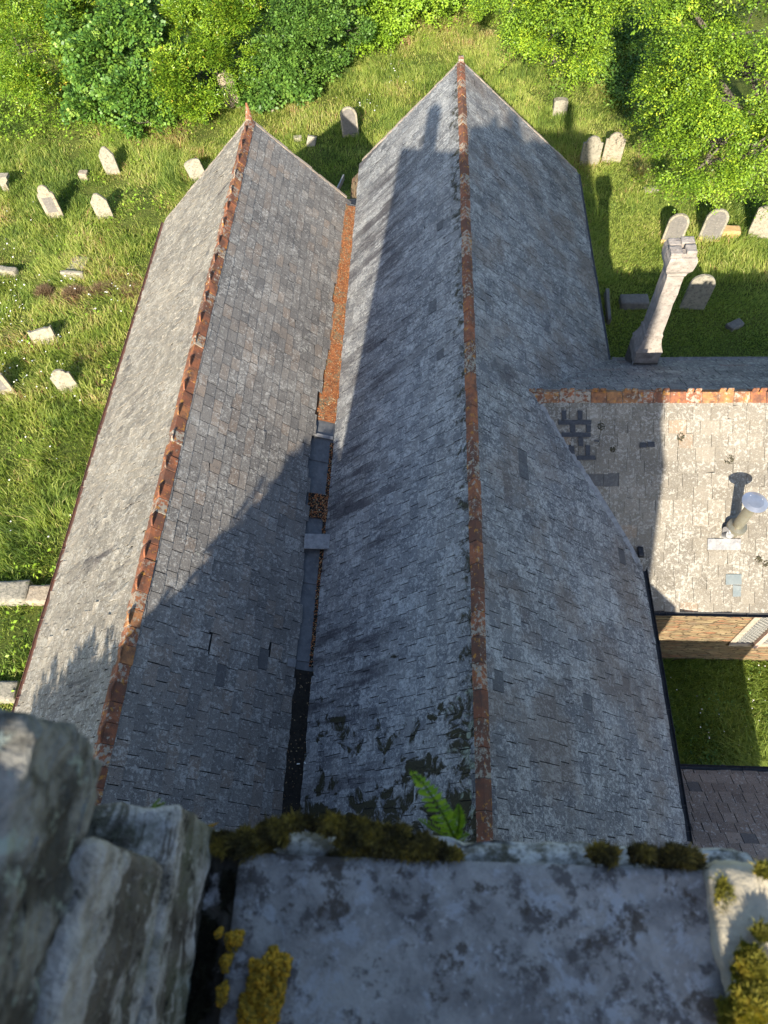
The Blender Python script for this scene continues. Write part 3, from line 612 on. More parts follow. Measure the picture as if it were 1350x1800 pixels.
mb = MB(); mb.box((cx-.33, cy-.345, cz-.16), (cx+.33, cy-.325, cz+.02)); mb.build('chimney_flashing', LEAD, chim)
mb = MB(); p = np.array((cx-.31, cy-.33, cz)); mb.tube([p+(0, -.02, -.1), p+(0, -.02, .45)], [.014, .014], 6); mb.build('flashing_strip', LEADP, chim)

# --- flue pipe on the transept
fb = atP(1288, 936, S0, nTS); fl = MB()
Z = np.array([0, 0, 1.]); ft = fb+Z*1.16
fl.tube([fb-Z*.1, fb+Z*.5, fb+Z*1.02], [.105, .105, .105], 24); flue = fl.build('flue_pipe', BRASSY, church, smooth=False)
mb = MB(); mb.tube([fb+Z*.20, fb+Z*.27, fb+Z*.30], [.19, .185, .11], 28); mb.build('storm_collar', BRASSY, flue)
mb = MB(); mb.tube([ft-Z*.03, ft-Z*.015, ft+Z*.02, ft+Z*.03], [.225, .235, .15, .02], 32)
for k in range(4):
    t = k*math.pi/2+.4; q = np.array((math.cos(t), math.sin(t), 0))*.1; mb.tube([fb+q+Z*1.0, ft+q-Z*.02], [.008, .008], 5); q2 = q*1.5; mb.tube([ft+q2+Z*.015, ft+q2+Z*.026], [.012, .01], 8)
mb.build('flue_cap', STEEL, flue)
sp = atP(1275, 938, S0, nTS); sd2 = unit((-.5, -.3, .8))
mb = MB(); mb.tube([sp-Z*.05, sp+nTS*.1, sp+nTS*.22], [.12, .085, .075], 20); mb.build('lead_slate_cone', LEADP, flue)
mb = MB(); mb.tube([fb+Z*.12, fb+Z*.12+np.array((-.17, -.06, .02))], [.085, .085], 20); mb.tube([fb+Z*.12+np.array((-.17, -.06, .02)), fb+Z*.12+np.array((-.2, -.07, .024))], [.105, .1], 20); mb.build('tee_cap', STEEL, flue)
mb = MB(); on_slope(mb, (1243, 947, 1301, 966), S0, nTS, .024, .012); mb.build('lead_apron', LEADP, flue)

# --- tower with its parapet
TB = GZ-1.35
mb = MB(); mb.box((-2.92, -5.9, -.6), (3.12, .0, GZ-4.0)); mb.box((-2.92, -5.9, GZ-3.999), (2.95, .0, GZ-1.72)); tower = clean(mb.build('tower', WALL, church))
mb = MB()
for a, b in (((-2.92, -.42, GZ-1.719), (-.62, .05, GZ-1.12)), ((.80, -.42, GZ-1.719), (2.95, .05, GZ-1.12)), ((-2.92, -5.9, GZ-1.719), (2.95, -5.45, GZ-1.3)), ((-2.92, -5.449, GZ-1.719), (-2.5, -.421, GZ-1.3)), ((2.53, -5.449, GZ-1.719), (2.95, -.421, GZ-1.3))): mb.box(a, b)
mb.box((-.6195, -.42, GZ-1.719), (.7995, .05, GZ-1.262)); mb.build('parapet', WALL, tower)
for px in (-2.06, 2.25):
    mb = MB(); mb.box((px-.2, -.38, GZ-1.119), (px+.2, .02, GZ-.35)); mb.prism([(px-.2, -.38, GZ-.349), (px+.2, -.38, GZ-.349), (px, -.18, GZ+.15)], (0, .0, 0)) if False else None
    mb.box((px-.19, -.37, GZ-.349), (px+.19, .01, GZ-.02)); mb.tube([(px, -.18, GZ-.019), (px, -.18, GZ+.16)], [.25, .10], 4); mb.build('pinnacle', WALL, tower)
mb = MB(); mb.prism([(3.121, -1.5, -.6), (4.35, -1.5, -.6), (4.35, -1.5, GZ-10.3), (3.121, -1.5, GZ-9.2)], (0, 1.45, 0)); mb.build('buttress', WALL, tower)
rough('merlon', (-1.0, -.50, GZ-1.24), (-.300, .147, GZ-.955), TOWER, tower, cuts=64, amp=.009, freq=10, rnd=.04, seed=2)
rough('merlon_stone', (-1.0, -.50, GZ-.965), (-.312, .085, GZ-.745), TOWER, tower, cuts=64, amp=.010, freq=10, rnd=.05, seed=6)
rough('merlon_cap', (-1.0, -.55, GZ-.765), (-.328, .166, GZ-.60), MERTOP, tower, cuts=64, amp=.013, freq=13, rnd=.06, seed=3)
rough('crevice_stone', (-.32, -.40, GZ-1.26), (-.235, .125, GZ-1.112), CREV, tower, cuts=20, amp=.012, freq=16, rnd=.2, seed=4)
rough('coping_slab', (-.256, -.42, GZ-1.16), (.376, .112, GZ-1.10), SILL, tower, cuts=44, amp=.0022, freq=9, rnd=.04, seed=5)
rough('coping_bed_stone', (-.60, -.36, GZ-1.262), (.46, .143, GZ-1.128), CRUST, tower, cuts=44, amp=.011, freq=22, rnd=.12, seed=6)
rough('mossy_end_stone', (.370, -.36, GZ-1.27), (.80, .122, GZ-1.085), WARMST, tower, cuts=34, amp=.012, freq=16, rnd=.14, seed=8)
rough('merlon_stone', (.50, -.3, GZ-1.09), (.80, -.0, GZ-1.0), WARMST, tower, cuts=16, amp=.02, freq=12, rnd=.2, seed=9)

# ------------------------------------------------------------------ small growth on the parapet
def tuft(name, spots, mat, label, cat, n, hgt=(.003, .009), kind=None, seed=1):
    """cushion of moss: a lumpy mat of very small upright leaves; spots = (x, y, z, rx, ry, h)"""
    R = np.random.default_rng(seed); V, F, sr = [], [], []; tot = sum(s[3]*s[4] for s in spots)
    for (x, y, z, rx, ry, h) in spots:
        m = int(n*rx*ry/tot)
        t = R.uniform(0, 6.283, m); q = np.sqrt(R.random(m)); q *= .8+.45*np.array([mn.noise(Vector((math.cos(a)*1.8+x*40, math.sin(a)*1.8, seed))) for a in t]); px = x+rx*q*np.cos(t); py = y+ry*q*np.sin(t)
        lump = np.array([mn.noise(Vector((a*55, b*55, seed))) for a, b in zip(px, py)])
        pz = z+h*np.maximum(0, 1-q**2.2)+lump*h*.35; hh = R.uniform(*hgt, m); ww = hh*R.uniform(.16, .30, m)
        th = R.uniform(0, 6.283, m); lean = R.normal(0, .6, (m, 2))
        A = np.stack([px-ww*np.cos(th), py-ww*np.sin(th), pz], 1); B = np.stack([px+ww*np.cos(th), py+ww*np.sin(th), pz], 1)
        T = np.stack([px+lean[:, 0]*hh, py+lean[:, 1]*hh, pz+hh], 1)
        b = len(V)*3 if False else sum(len(v) for v in V); V += [A, B, T]; i = np.arange(m); F.append(np.stack([b+i, b+m+i, b+2*m+i], 1))
        sr.append(np.stack([np.clip(.45+lump*.7+R.normal(0, .18, m), 0, 1), R.random(m), np.zeros(m)], 1))
    o = obj(name, np.concatenate(V), np.concatenate(F), mat, sr=np.concatenate(sr)); tag(o, label, cat, kind=kind); return o
zc = GZ-1.10
def pz(x, y, z=zc): return atZ(x, y, z)
def spots(lst): return [(*pz(x, y, z)[:2], z-.012, rx, ry, h) for x, y, z, rx, ry, h in lst]
tuft('moss_bank', spots([(385, 1482, zc, .030, .018, .010), (430, 1484, zc, .034, .022, .014), (480, 1466, zc, .034, .022, .020), (530, 1446, zc, .034, .012, .022), (585, 1450, zc, .030, .016, .020), (625, 1466, zc, .034, .026, .018), (680, 1478, zc, .040, .026, .018), (735, 1490, zc, .040, .020, .014), (785, 1502, zc, .026, .012, .009), (610, 1503, zc, .03, .006, .006), (670, 1507, zc, .05, .006, .006), (470, 1500, zc, .012, .006, .006)]),
     MOSS, 'long olive moss bank along the front edge of the coping left of the fern', 'moss', 52000, kind='stuff', seed=2)
tuft('moss_tuft', spots([(1060, 1502, zc, .026, .014, .018), (1130, 1500, zc, .026, .012, .016), (1190, 1504, zc, .034, .016, .022), (1215, 1512, zc, .02, .012, .012)]),
     MOSS, 'dark green moss tufts at the right front corner of the coping slab', 'moss', 15000, kind='stuff', seed=3)
tuft('moss_cushion', spots([(1325, 1700, zc+.03, .022, .03, .02), (1335, 1760, zc+.03, .035, .03, .024), (1300, 1790, zc+.02, .03, .02, .015), (1345, 1640, zc+.03, .018, .012, .012), (1275, 1575, zc+.016, .013, .024, .006), (1345, 1530, zc+.02, .012, .012, .01)]),
     MOSSY, 'sunlit yellow-green moss cushion on the end stone right of the slab', 'moss', 17000, kind='stuff', seed=4)
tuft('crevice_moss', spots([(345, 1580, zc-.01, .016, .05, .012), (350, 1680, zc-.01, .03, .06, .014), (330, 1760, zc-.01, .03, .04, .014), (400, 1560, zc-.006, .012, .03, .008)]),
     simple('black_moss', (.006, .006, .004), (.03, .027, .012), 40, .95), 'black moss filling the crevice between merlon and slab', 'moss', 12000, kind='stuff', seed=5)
def lichen_clump(name, lst, label, n, seed):
    R = np.random.default_rng(seed); mb = MB()
    for (x, y, z, rx, ry, h) in lst:
        c = pz(x, y, z)
        for k in range(int(n*rx*ry*1e3)):
            t, q = R.uniform(0, 6.28), math.sqrt(R.random()); q *= .82+.5*mn.noise(Vector((math.cos(t)*1.6, math.sin(t)*1.6, seed*3.3))); p = np.array((c[0]+rx*q*math.cos(t), c[1]+ry*q*math.sin(t), z+h*max(0, 1-q*q)*R.uniform(.35, 1)*(.75+.6*mn.noise(Vector((c[0]+rx*q*math.cos(t), c[1]+ry*q*math.sin(t), 1))*70)))); s = R.uniform(.0013, .0034)
            d = unit((R.normal(0, .4), R.normal(0, .4), 1)); mb.tube([p-d*s*.8, p, p+d*s*.6], [s*.7, s, s*.3], 5, sr=(R.random(), 0, 0))
    o = mb.build(name, XANTH, smooth=True); tag(o, label, 'lichen'); return o
lichen_clump('golden_lichen', [(470, 1720, zc, .036, .040, .022), (455, 1775, zc, .038, .034, .018), (480, 1690, zc, .018, .012, .01)], 'big golden lichen cushion on the left corner of the coping slab', 900, 1)
lichen_clump('golden_lichen', [(412, 1650, zc+.005, .014, .014, .01), (398, 1690, zc+.005, .009, .012, .008)], 'small golden lichen patch in the crevice above the big cushion', 900, 2)
lichen_clump('golden_lichen', [(392, 1745, zc+.005, .010, .014, .008)], 'golden lichen patch in the crevice close to the left of the big cushion', 900, 3)
lichen_clump('golden_lichen', [(385, 1640, zc+.004, .006, .006, .005)], 'tiniest golden lichen fleck high in the crevice', 1400, 4)

def frond(mb, base, tip, bend, pairs, wmax, sr0=.5, R=random):
    base, tip = np.array(base, float), np.array(tip, float); L = np.linalg.norm(tip-base); ax = unit(tip-base)
    side = unit(np.cross(ax, (0, -.5, 1))); up_ = unit(np.cross(side, ax)); pts = []
    for i in range(pairs+1):
        t = i/pairs; pts.append(base+(tip-base)*t+np.array(bend)*math.sin(math.pi*t)*L)
    mb.tube(pts, [.0016*(1-.8*i/pairs)+.0003 for i in range(pairs+1)], 5, sr=(.25, 0, 0))
    for i in range(1, pairs):
        t = i/pairs; l = wmax*math.sin(math.pi*min(1, t*.85+.12))**.8*(1.05-t*.55)
        for sg in (1, -1):
            d = unit(side*sg+ax*.55+up_*R.uniform(-.25, .15)); w_ = L/pairs*.42; q = pts[i]; n_ = unit(np.cross(d, up_)); c = (min(1, max(0, sr0+R.uniform(-.3, .3))), 0, 0)
            P = []; k = 6
            for j in range(k+1):
                a = j/k; P.append((q+d*l*a, w_*(1-a)**.6*(1.0 if j % 2 else .72)+.0004))
            V = [p+n_*ww+up_*.002*math.sin(a_) for a_, (p, ww) in enumerate(P)]+[p-n_*ww for p, ww in P]
            mb.add(V, [(j, j+1, k+1+j+1, k+1+j) for j in range(k)], c)
fy = .165
fbase = atY(800, 1478, fy)
mb = MB()
for (tx, ty, yy, w_, b) in ((720, 1352, fy+.05, .027, (0, .02, .08)), (806, 1412, fy+.045, .022, (.05, 0, .08)), (770, 1395, fy+.10, .022, (0, 0, .1)), (826, 1466, fy+.02, .014, (.0, 0, .1)), (735, 1440, fy+.06, .016, (-.03, 0, .1))):
    frond(mb, fbase+np.array((random.uniform(-.006, .006), 0, -.01)), atY(tx, ty, yy), b, 15, w_, .6)
tag(mb.build('fern', FERN), 'bright green fern growing from the front edge of the parapet', 'fern')
mb = MB()
for (tx, ty, yy) in ((384, 1446, .17), (372, 1462, .16), (340, 1440, .17)):
    frond(mb, atY(340, 1470, .145), atY(tx, ty, yy), (0, 0, .1), 9, .009, .5)
tag(mb.build('fern', FERNB), 'tiny yellow-brown fern beside the merlon corner', 'fern')
mb = MB(); frond(mb, atY(262, 1428, .15), atY(292, 1410, .17), (0, 0, .1), 6, .007, .8); frond(mb, atY(262, 1428, .15), atY(283, 1404, .175), (0, 0, .1), 5, .005, .8)
tag(mb.build('seedling', FERN), 'small green seedling on the ledge right of the merlon', 'plant')

# ------------------------------------------------------------------ gravestones
def headstone(px, py, h, wd, shape, label, th=.10, rot=0, lean=(0, 0), panel=False, border=False, lines=0, mat=None, z=None, foot=False, wy=None):
    b = atZ(px, py, 0); b[2] = gz(b[0], b[1])-.02
    if wy: b = np.array((*wy, gz(*wy)-.02))
    root = thing('headstone', label, 'gravestone', b, 'gravestones in the churchyard')
    hw = wd/2; pts = [(-hw*.98, -.25), (hw*.98, -.25)]
    if shape == 'round': pts += [(hw, h-hw)]+[(hw*math.cos(t), h-hw+hw*math.sin(t)) for t in np.linspace(.15, math.pi-.15, 12)]+[(-hw, h-hw)]
    elif shape == 'low': pts += [(hw, h*.86)]+[(hw*math.cos(t), h*.86+h*.14*math.sin(t)) for t in np.linspace(.2, math.pi-.2, 9)]+[(-hw, h*.86)]
    elif shape == 'shoulder': pts += [(hw, h*.78), (hw*.72, h*.80)]+[(hw*.7*math.cos(t), h*.8+h*.2*math.sin(t)) for t in np.linspace(.25, math.pi-.25, 9)]+[(-hw*.72, h*.8), (-hw, h*.78)]
    elif shape == 'ogee': pts += [(hw, h*.70), (hw*.93, h*.76), (hw*.62, h*.80), (hw*.66, h*.86)]+[(hw*.64*math.cos(t), h*.86+hw*.62*math.sin(t)) for t in np.linspace(.1, math.pi-.1, 9)]+[(-hw*.66, h*.86), (-hw*.62, h*.80), (-hw*.93, h*.76), (-hw, h*.70)]
    elif shape == 'point': pts += [(hw, h*.72), (hw*.8, h*.78), (hw*.55, h*.9), (hw*.2, h), (-hw*.2, h), (-hw*.55, h*.9), (-hw*.8, h*.78), (-hw, h*.72)]
    elif shape == 'notch': pts += [(hw*.98, h*.9), (hw, h), (hw*.72, h*.93), (hw*.4, h*.97), (-hw*.4, h*.94), (-hw*.75, h*.9), (-hw*.97, h*1.0), (-hw, h*.85)]
    else: pts += [(hw, h), (-hw, h)]
    Rm = Matrix.Rotation(math.radians(rot), 3, 'Z') @ Matrix.Rotation(math.radians(lean[0]), 3, 'X') @ Matrix.Rotation(math.radians(lean[1]), 3, 'Y')
    def out(mb_): mb_.V = [tuple(np.array(Rm @ Vector(v))+b) for v in mb_.V]; return mb_
    mb_ = MB(); mb_.prism([(x, -th/2, z_) for x, z_ in pts], (0, th, 0), (random.random(), random.random(), 0)); s = out(mb_).build('slab', mat or HS, root); clean(s, bevel=.012)
    if border or panel:
        k = .80 if border else .62; lo = h*.12 if border else .2*h
        ins = [(x*k, lo if z_ < 0 else min(z_-hw*.16, h*(.97 if border else .66))) for x, z_ in pts]
        mb_ = MB(); mb_.prism([(x, -th/2-.006, z_) for x, z_ in ins], (0, .005, 0)); out(mb_).build('inscription_panel', HSD, root)
    if lines:
        mb_ = MB()
        for i in range(lines):
            z_ = h*(.74-.09*i) if border else h*(.6-.075*i); x = -hw*.5; e = hw*.5*random.uniform(.6, 1)
            while x < e:
                l = random.uniform(.02, .06); mb_.box((x, -th/2-.009, z_), (x+l, -th/2-.0065, z_+.022)); x += l+.018
        out(mb_).build('inscription', LETTER, root)
    if foot:
        mb_ = MB(); mb_.box((-hw*1.02, -th/2-.012, -.2), (-hw*.55, -th/2-.002, h*.16)); out(mb_).build('ochre_lichen', OCHRE, root); mb_ = MB(); mb_.box((hw*.5, -th/2-.012, -.2), (hw*1.02, -th/2-.002, h*.13)); out(mb_).build('ochre_lichen', OCHRE, root)
    return root
LN = (-8, -8)
headstone(100, 383, 1.30, .62, 'ogee', 'pale ornate headstone with round head and dark inscribed panel on the left grass', lean=(-4, -2), panel=True, lines=6, rot=8)
headstone(187, 383, 1.0, .62, 'point', 'plain beige headstone with pointed shoulders right of the ornate one', lean=(-5, -4), rot=6)
headstone(200, 306, 1.12, .60, 'point', 'tall grey pointed headstone standing nearest the shrubs on the left', lean=(-3, -2))
headstone(352, 316, .85, .64, 'low', 'leaning grey headstone half hidden behind the aisle roof edge', lean=(-10, -12), rot=14)
headstone(411, 192, 1.5, .66, 'low', 'dappled headstone under the shrubs behind the aisle ridge end', lean=(-3, -4))
headstone(617, 240, 1.22, .68, 'round', 'round-topped headstone with carved border standing alone beyond the valley', border=True, lines=4, lean=(-2, -2))
headstone(546, 256, .42, .36, 'notch', 'small broken orange-tinged headstone stump left of the round-topped stone', lean=(-14, 16), th=.16)
headstone(83, 603, .60, .80, 'notch', 'wide low broken headstone with notched top in the left grass', lean=(-16, -6), rot=10, th=.14)
headstone(126, 688, .90, .64, 'shoulder', 'cream headstone with rounded shoulders beside the aisle eave', lean=(-8, -8), rot=12, panel=False, lines=0)
headstone(8, 692, .95, .74, 'shoulder', 'cream headstone cut by the left edge with dark inscription', lean=(-8, -8), rot=12, panel=True, lines=4)
headstone(1034, 291, 1.15, .74, 'shoulder', 'left of two twin cream headstones beside the nave corner', lean=(-3, 2), lines=0)
headstone(1073, 285, 1.15, .74, 'shoulder', 'right of two twin cream headstones, shaded by leaves', lean=(-3, 2), lines=0)
headstone(1178, 428, 1.18, .70, 'round', 'round-topped headstone with pale border left behind the chimney', border=True, lines=7, lean=(-4, 4), rot=-6, foot=True)
headstone(1243, 424, 1.26, .74, 'round', 'brown round-topped headstone with carved border right behind the chimney', border=True, lines=8, lean=(-4, 4), rot=-6, foot=True)
headstone(1335, 418, 1.2, .95, 'low', 'broad pale headstone at the right edge under the tree', lean=(-6, 3), rot=-6)
headstone(1215, 543, 1.35, .78, 'round', 'headstone in shade with only its rounded tip sunlit, right of the chimney', lean=(-3, 3), rot=-5)
headstone(983, 200, .62, .56, 'low', 'short square headstone crossed by a thin shadow beyond the nave gable', lean=(-4, 0), th=.3)
def stone(name, lst, label, cat, mat=HS, seed=1):
    """blocks and slabs lying in the grass: list of (px, py, sx, sy, sz, rot)"""
    root = None
    for i, (px, py, sx_, sy_, sz_, rot) in enumerate(lst):
        b = atZ(px, py, 0); b[2] = gz(b[0], b[1])
        if root is None: root = thing(name, label, cat, b)
        o = rough('slab' if i == 0 else 'block', (b[0]-sx_/2, b[1]-sy_/2, b[2]-.1), (b[0]+sx_/2, b[1]+sy_/2, b[2]+sz_), mat, root, cuts=7, amp=.02, freq=4, rnd=.12, seed=seed+i, at=b)
        o.rotation_euler.z = math.radians(rot)
    return root
stone('ledger_stone', [(138, 470, .62, .9, .16, -6), (131, 489, .82, .12, .30, -4)], 'mossy flat tomb with a pale end block, left of the aisle', 'tomb', seed=3)
stone('kerb_stone', [(12, 482, .95, .28, .3, -10)], 'pale low kerbstone at the left edge beside the flat tomb', 'kerb', seed=5)
stone('stone_step', [(22, 1047, 1.1, .62, .3, 4), (76, 1050, .62, .5, .26, 2)], 'two cream stone slabs side by side against the aisle wall', 'slab', seed=7)
stone('stone_step', [(8, 1220, .8, .5, .3, 4)], 'cream stone slab at the left edge nearest the tower', 'slab', seed=9)
stone('stone_block', [(1280, 416, .62, .4, .34, -4)], 'low mossy stone block right of the two bordered headstones', 'block', OCHRE, seed=11)
stone('stone_fragment', [(1143, 336, .5, .3, .14, 10)], 'flat stone fragment under the edge of the big tree', 'stone', seed=12)
stone('stone_fragment', [(524, 246, .34, .24, .16, 10)], 'whitish stone fragment left of the broken stump', 'stone', seed=13)
stone('stone_fragment', [(480, 195, .16, .14, .2, 0)], 'tiny white stone in the grass below the dark shrubs', 'stone', seed=14)
stone('stone_fragment', [(150, 314, .34, .3, .3, 0)], 'grey stone stump between the pointed headstones', 'stone', seed=15)
stone('tomb_slab', [(1112, 537, .9, .45, .3, 0)], 'dark shaded tomb slab between nave wall and chimney', 'tomb', HSD, seed=16)
stone('stone_post', [(1066, 545, .12, 1.4, .3, -4)], 'thin shaded kerb running beside the nave wall', 'kerb', HSD, seed=17)
# small pedestal stone at the left edge
b = atZ(14, 334, 0); t = thing('pedestal', 'small carved pedestal stone with wide cap at the left edge', 'gravestone', b, 'gravestones in the churchyard')
mb = MB(); mb.box((b[0]-.14, b[1]-.12, -.1), (b[0]+.14, b[1]+.12, .36)); mb.prism([(b[0]-.14, b[1]-.12, .36), (b[0]+.14, b[1]-.12, .36), (b[0]+.27, b[1]-.12, .5), (b[0]-.27, b[1]-.12, .5)], (0, .25, 0)); mb.box((b[0]-.29, b[1]-.16, .501), (b[0]+.29, b[1]+.16, .64)); clean(mb.build('shaft', HS, t), bevel=.015)
stone('stone_fragment', [(1290, 575, .5, .3, .16, 30)], 'low dark stone lying in the shaded grass right of the chimney', 'stone', HSD, seed=18)

# ------------------------------------------------------------------ foliage
def leaves_mesh(P, D, N, size, asp=.55, fold=.12):
    """rhombic leaves: P base, D direction, N normal, size length"""
    S = np.cross(D, N); S /= np.linalg.norm(S, axis=1)[:, None]+1e-9; s = size[:, None]
    m = P+D*s*.5+N*s*fold
    V = np.concatenate([P, m+S*s*asp*.5, P+D*s, m-S*s*asp*.5]); n = len(P); i = np.arange(n)
    return V, np.stack([i, n+i, 2*n+i, 3*n+i], 1)
def nrm(a): return a/(np.linalg.norm(a, axis=1)[:, None]+1e-9)
def spray_crown(R, blobs, n_sprays, per, size, length=(.5, 1.1), droop=.35, flat=.75, gap=.0):
    """sprays of leaves over the outside of several overlapping ellipsoids"""
    B = np.array([(c[0], c[1], c[2], r[0], r[1], r[2]) for c, r in blobs]); area = (B[:, 3]*B[:, 5]+B[:, 4]*B[:, 5]+B[:, 3]*B[:, 4]); pr = area/area.sum()
    k = R.choice(len(B), n_sprays, p=pr); d = nrm(R.normal(0, 1, (n_sprays, 3))); d[:, 2] = np.where(R.random(n_sprays) < .72, np.abs(d[:, 2]), d[:, 2])
    rad = R.uniform(.12, .80, n_sprays)**.75*.97; c = B[k, :3]+d*B[k, 3:]*rad[:, None]
    keep = np.ones(n_sprays, bool)
    for j in range(len(B)):
        q = ((c-B[j, :3])/B[j, 3:]); keep &= ~((np.linalg.norm(q, axis=1) < .72) & (k != j))
    if gap:      # boughs bunch together and leave dark holes between them
        nz = np.array([mn.noise(Vector((p[0]*.85, p[1]*.85, p[2]*1.25))) for p in c]); keep &= (nz > -gap) | (rad < .22)
    keep &= c[:, 2] > .15
    c, d = c[keep], d[keep]; n = len(c)
    ax = nrm(d*np.array([1, 1, .35])+np.array([0, 0, -droop])*R.uniform(.2, 1.4, n)[:, None]+R.normal(0, .25, (n, 3)))
    nor = nrm(np.array([0, 0, 1.])*flat+d*(1-flat)+R.normal(0, .22, (n, 3))); side = nrm(np.cross(ax, nor)); nor = np.cross(side, ax)
    L = R.uniform(*length, n)
    t = np.repeat(np.linspace(.05, 1, per)[None], n, 0)+R.uniform(-.03, .03, (n, per)); sg = np.where(np.arange(per) % 2 == 0, 1., -1.)[None]*np.ones((n, 1))
    wid = .28*np.sin(np.pi*np.clip(t*.8+.2, 0, 1)); base = c[:, None]+ax[:, None]*(t*L[:, None])[..., None]+side[:, None]*(sg*wid*R.uniform(.1, 1, (n, per))*L[:, None])[..., None]+R.normal(0, .035, (n, per, 3))
    base[..., 2] -= (t**2*L[:, None]*.22)
    ld = ax[:, None]*.7+side[:, None]*sg[..., None]*.7+R.normal(0, .28, (n, per, 3)); nn = nor[:, None]+R.normal(0, .38, (n, per, 3))
    P = base.reshape(-1, 3); D = nrm(ld.reshape(-1, 3)); N_ = nrm(nn.reshape(-1, 3)); N_ = nrm(N_-D*np.sum(N_*D, 1)[:, None])
    s = R.uniform(*size, len(P)); col = np.clip(np.repeat(R.normal(.47, .19, n), per)+R.normal(0, .10, len(P)), 0, 1)
    return P, D, N_, s, col, c
def tree(name, label, cat, base, blobs, n_sprays, per, size, mat, seed, trunk=.25, limbs=True, asp=.55, group=None, **kw):
    R = np.random.default_rng(seed); base = np.array(base, float); root = thing(name, label, cat, base, group)
    P, D, N_, s, col, c = spray_crown(R, blobs, n_sprays, per, size, **kw); V, F = leaves_mesh(P, D, N_, s, asp)
    obj('crown', V, F, mat, root, sr=np.stack([col, R.random(len(col)), np.zeros(len(col))], 1))
    mb = MB(); top = np.mean([b[0] for b in blobs], 0); top = np.array(top); zt = max(.4, top[2])
    tr = [base+(np.array((top[0], top[1], 0))-base)*np.array([1, 1, 0])*t*.6+np.array((R.normal(0, .03)*t*3, R.normal(0, .03)*t*3, -.2+zt*t)) for t in np.linspace(0, 1, 7)]
    mb.tube(tr, [trunk*(1.25 if i == 0 else 1)*(1-.55*i/6) for i in range(7)], 9)
    if limbs:
        for (cc, rr) in blobs:
            cc = np.array(cc); st = tr[int(R.integers(2, 6))]; mid = (st+cc)/2+np.array((0, 0, -.15))*np.linalg.norm(cc-st)
            mb.tube([st, mid, cc], [trunk*.5, trunk*.32, trunk*.16], 7)
            for q in range(4):
                e = cc+nrm(R.normal(0, 1, (1, 3)))[0]*np.array(rr)*.7; mb.tube([cc, (cc+e)/2+R.normal(0, .1, 3), e], [trunk*.15, trunk*.09, trunk*.03], 5)
    mb.build('trunk', BARK, root); return root
def at3(x, y, z): return atZ(x, y, z)
# the big beech on the right, hanging over the headstones
def bl(x, y, z, r): return (atZ(x, y, z), r)
tree('beech_tree', 'big yellow-green beech overhanging the headstones at the right edge', 'tree', (14.5, 25.5, 0),
     [bl(1185, 240, 3.0, (1.5, 1.6, 1.2)), bl(1240, 285, 3.0, (2.0, 1.5, 1.3)), bl(1330, 255, 3.4, (1.8, 1.5, 1.4)), bl(1205, 160, 4.2, (1.5, 1.5, 1.3)), bl(1260, 170, 5.0, (1.9, 1.7, 1.5)), bl(1340, 130, 5.6, (2.0, 1.7, 1.5)),
      bl(1215, 70, 5.5, (1.6, 1.6, 1.3)), bl(1290, 60, 6.5, (2.0, 1.8, 1.5)), bl(1390, 200, 5.0, (2.0, 1.8, 1.6)), bl(1200, -5, 6.5, (1.7, 1.6, 1.4)), bl(1350, -20, 7.5, (2.3, 2.0, 1.6)), bl(1450, 60, 7, (2.6, 2.2, 2)), bl(1400, 300, 3, (1.6, 1.4, 1.2))],
     22000, 30, (.055, .10), BEECH, 1, trunk=.34, length=(.35, .75), droop=.34, gap=-.12)
tree('beech_tree', 'bright green beech with drooping boughs beyond the nave gable', 'tree', (9.0, 38.5, 0),
     [bl(895, 10, 2.6, (1.5, 1.4, 1.1)), bl(950, 55, 2.4, (1.7, 1.4, 1.2)), bl(1015, 90, 2.2, (1.1, 1.2, 1.0)), bl(1000, 20, 4.0, (1.9, 1.6, 1.4)), bl(930, -30, 4.4, (2.0, 1.6, 1.4)), bl(1045, 20, 4.6, (1.3, 1.5, 1.4)), bl(1060, -50, 6.0, (2.2, 2, 1.6)), bl(975, 110, 1.2, (.7, .7, .6))],
     9500, 30, (.06, .11), BEECH, 2, trunk=.3, length=(.35, .8), droop=.42, gap=-.10)
tree('sapling', 'dark shaded sapling between the two beeches', 'tree', (10.6, 36.5, 0), [bl(1108, 100, .9, (.9, .9, .8)), bl(1100, 150, .6, (.6, .6, .5)), bl(1112, 50, 1.4, (1.0, 1.0, .9))], 420, 18, (.09, .16), ELDER, 3, trunk=.08)
tree('laurel_shrub', 'glossy yellow-green laurel thicket behind the aisle gable', 'shrub', (-10.0, 33.5, 0),
     [bl(330, 60, 2.6, (1.7, 1.5, 1.5)), bl(385, 110, 2.0, (1.5, 1.3, 1.3)), bl(300, 140, 1.9, (1.3, 1.2, 1.2)), bl(420, 30, 3.0, (1.5, 1.5, 1.4)), bl(340, 185, 1.0, (1.1, .9, .8)), bl(430, 145, .9, (.6, .6, .6)), bl(370, -20, 3.4, (1.8, 1.6, 1.5))],
     8000, 24, (.08, .145), LAUREL, 4, trunk=.12, asp=.36, length=(.3, .6), droop=-.15, flat=.5, gap=-.05)
tree('ivy_thicket', 'ivy-leaved green thicket above the left headstones', 'shrub', (-14.5, 34, 0),
     [bl(190, 110, 2.2, (1.7, 1.5, 1.5)), bl(240, 170, 1.6, (1.4, 1.2, 1.1)), bl(150, 50, 2.8, (1.6, 1.5, 1.5)), bl(230, 50, 3.0, (1.5, 1.5, 1.4)), bl(170, 190, 1.0, (1.3, .9, .9)), bl(260, 215, .6, (.9, .7, .6)), bl(200, -20, 3.5, (1.8, 1.6, 1.5))],
     7600, 22, (.10, .175), IVY, 5, trunk=.1, asp=.85, length=(.3, .6), droop=.1, flat=.45, gap=-.05)
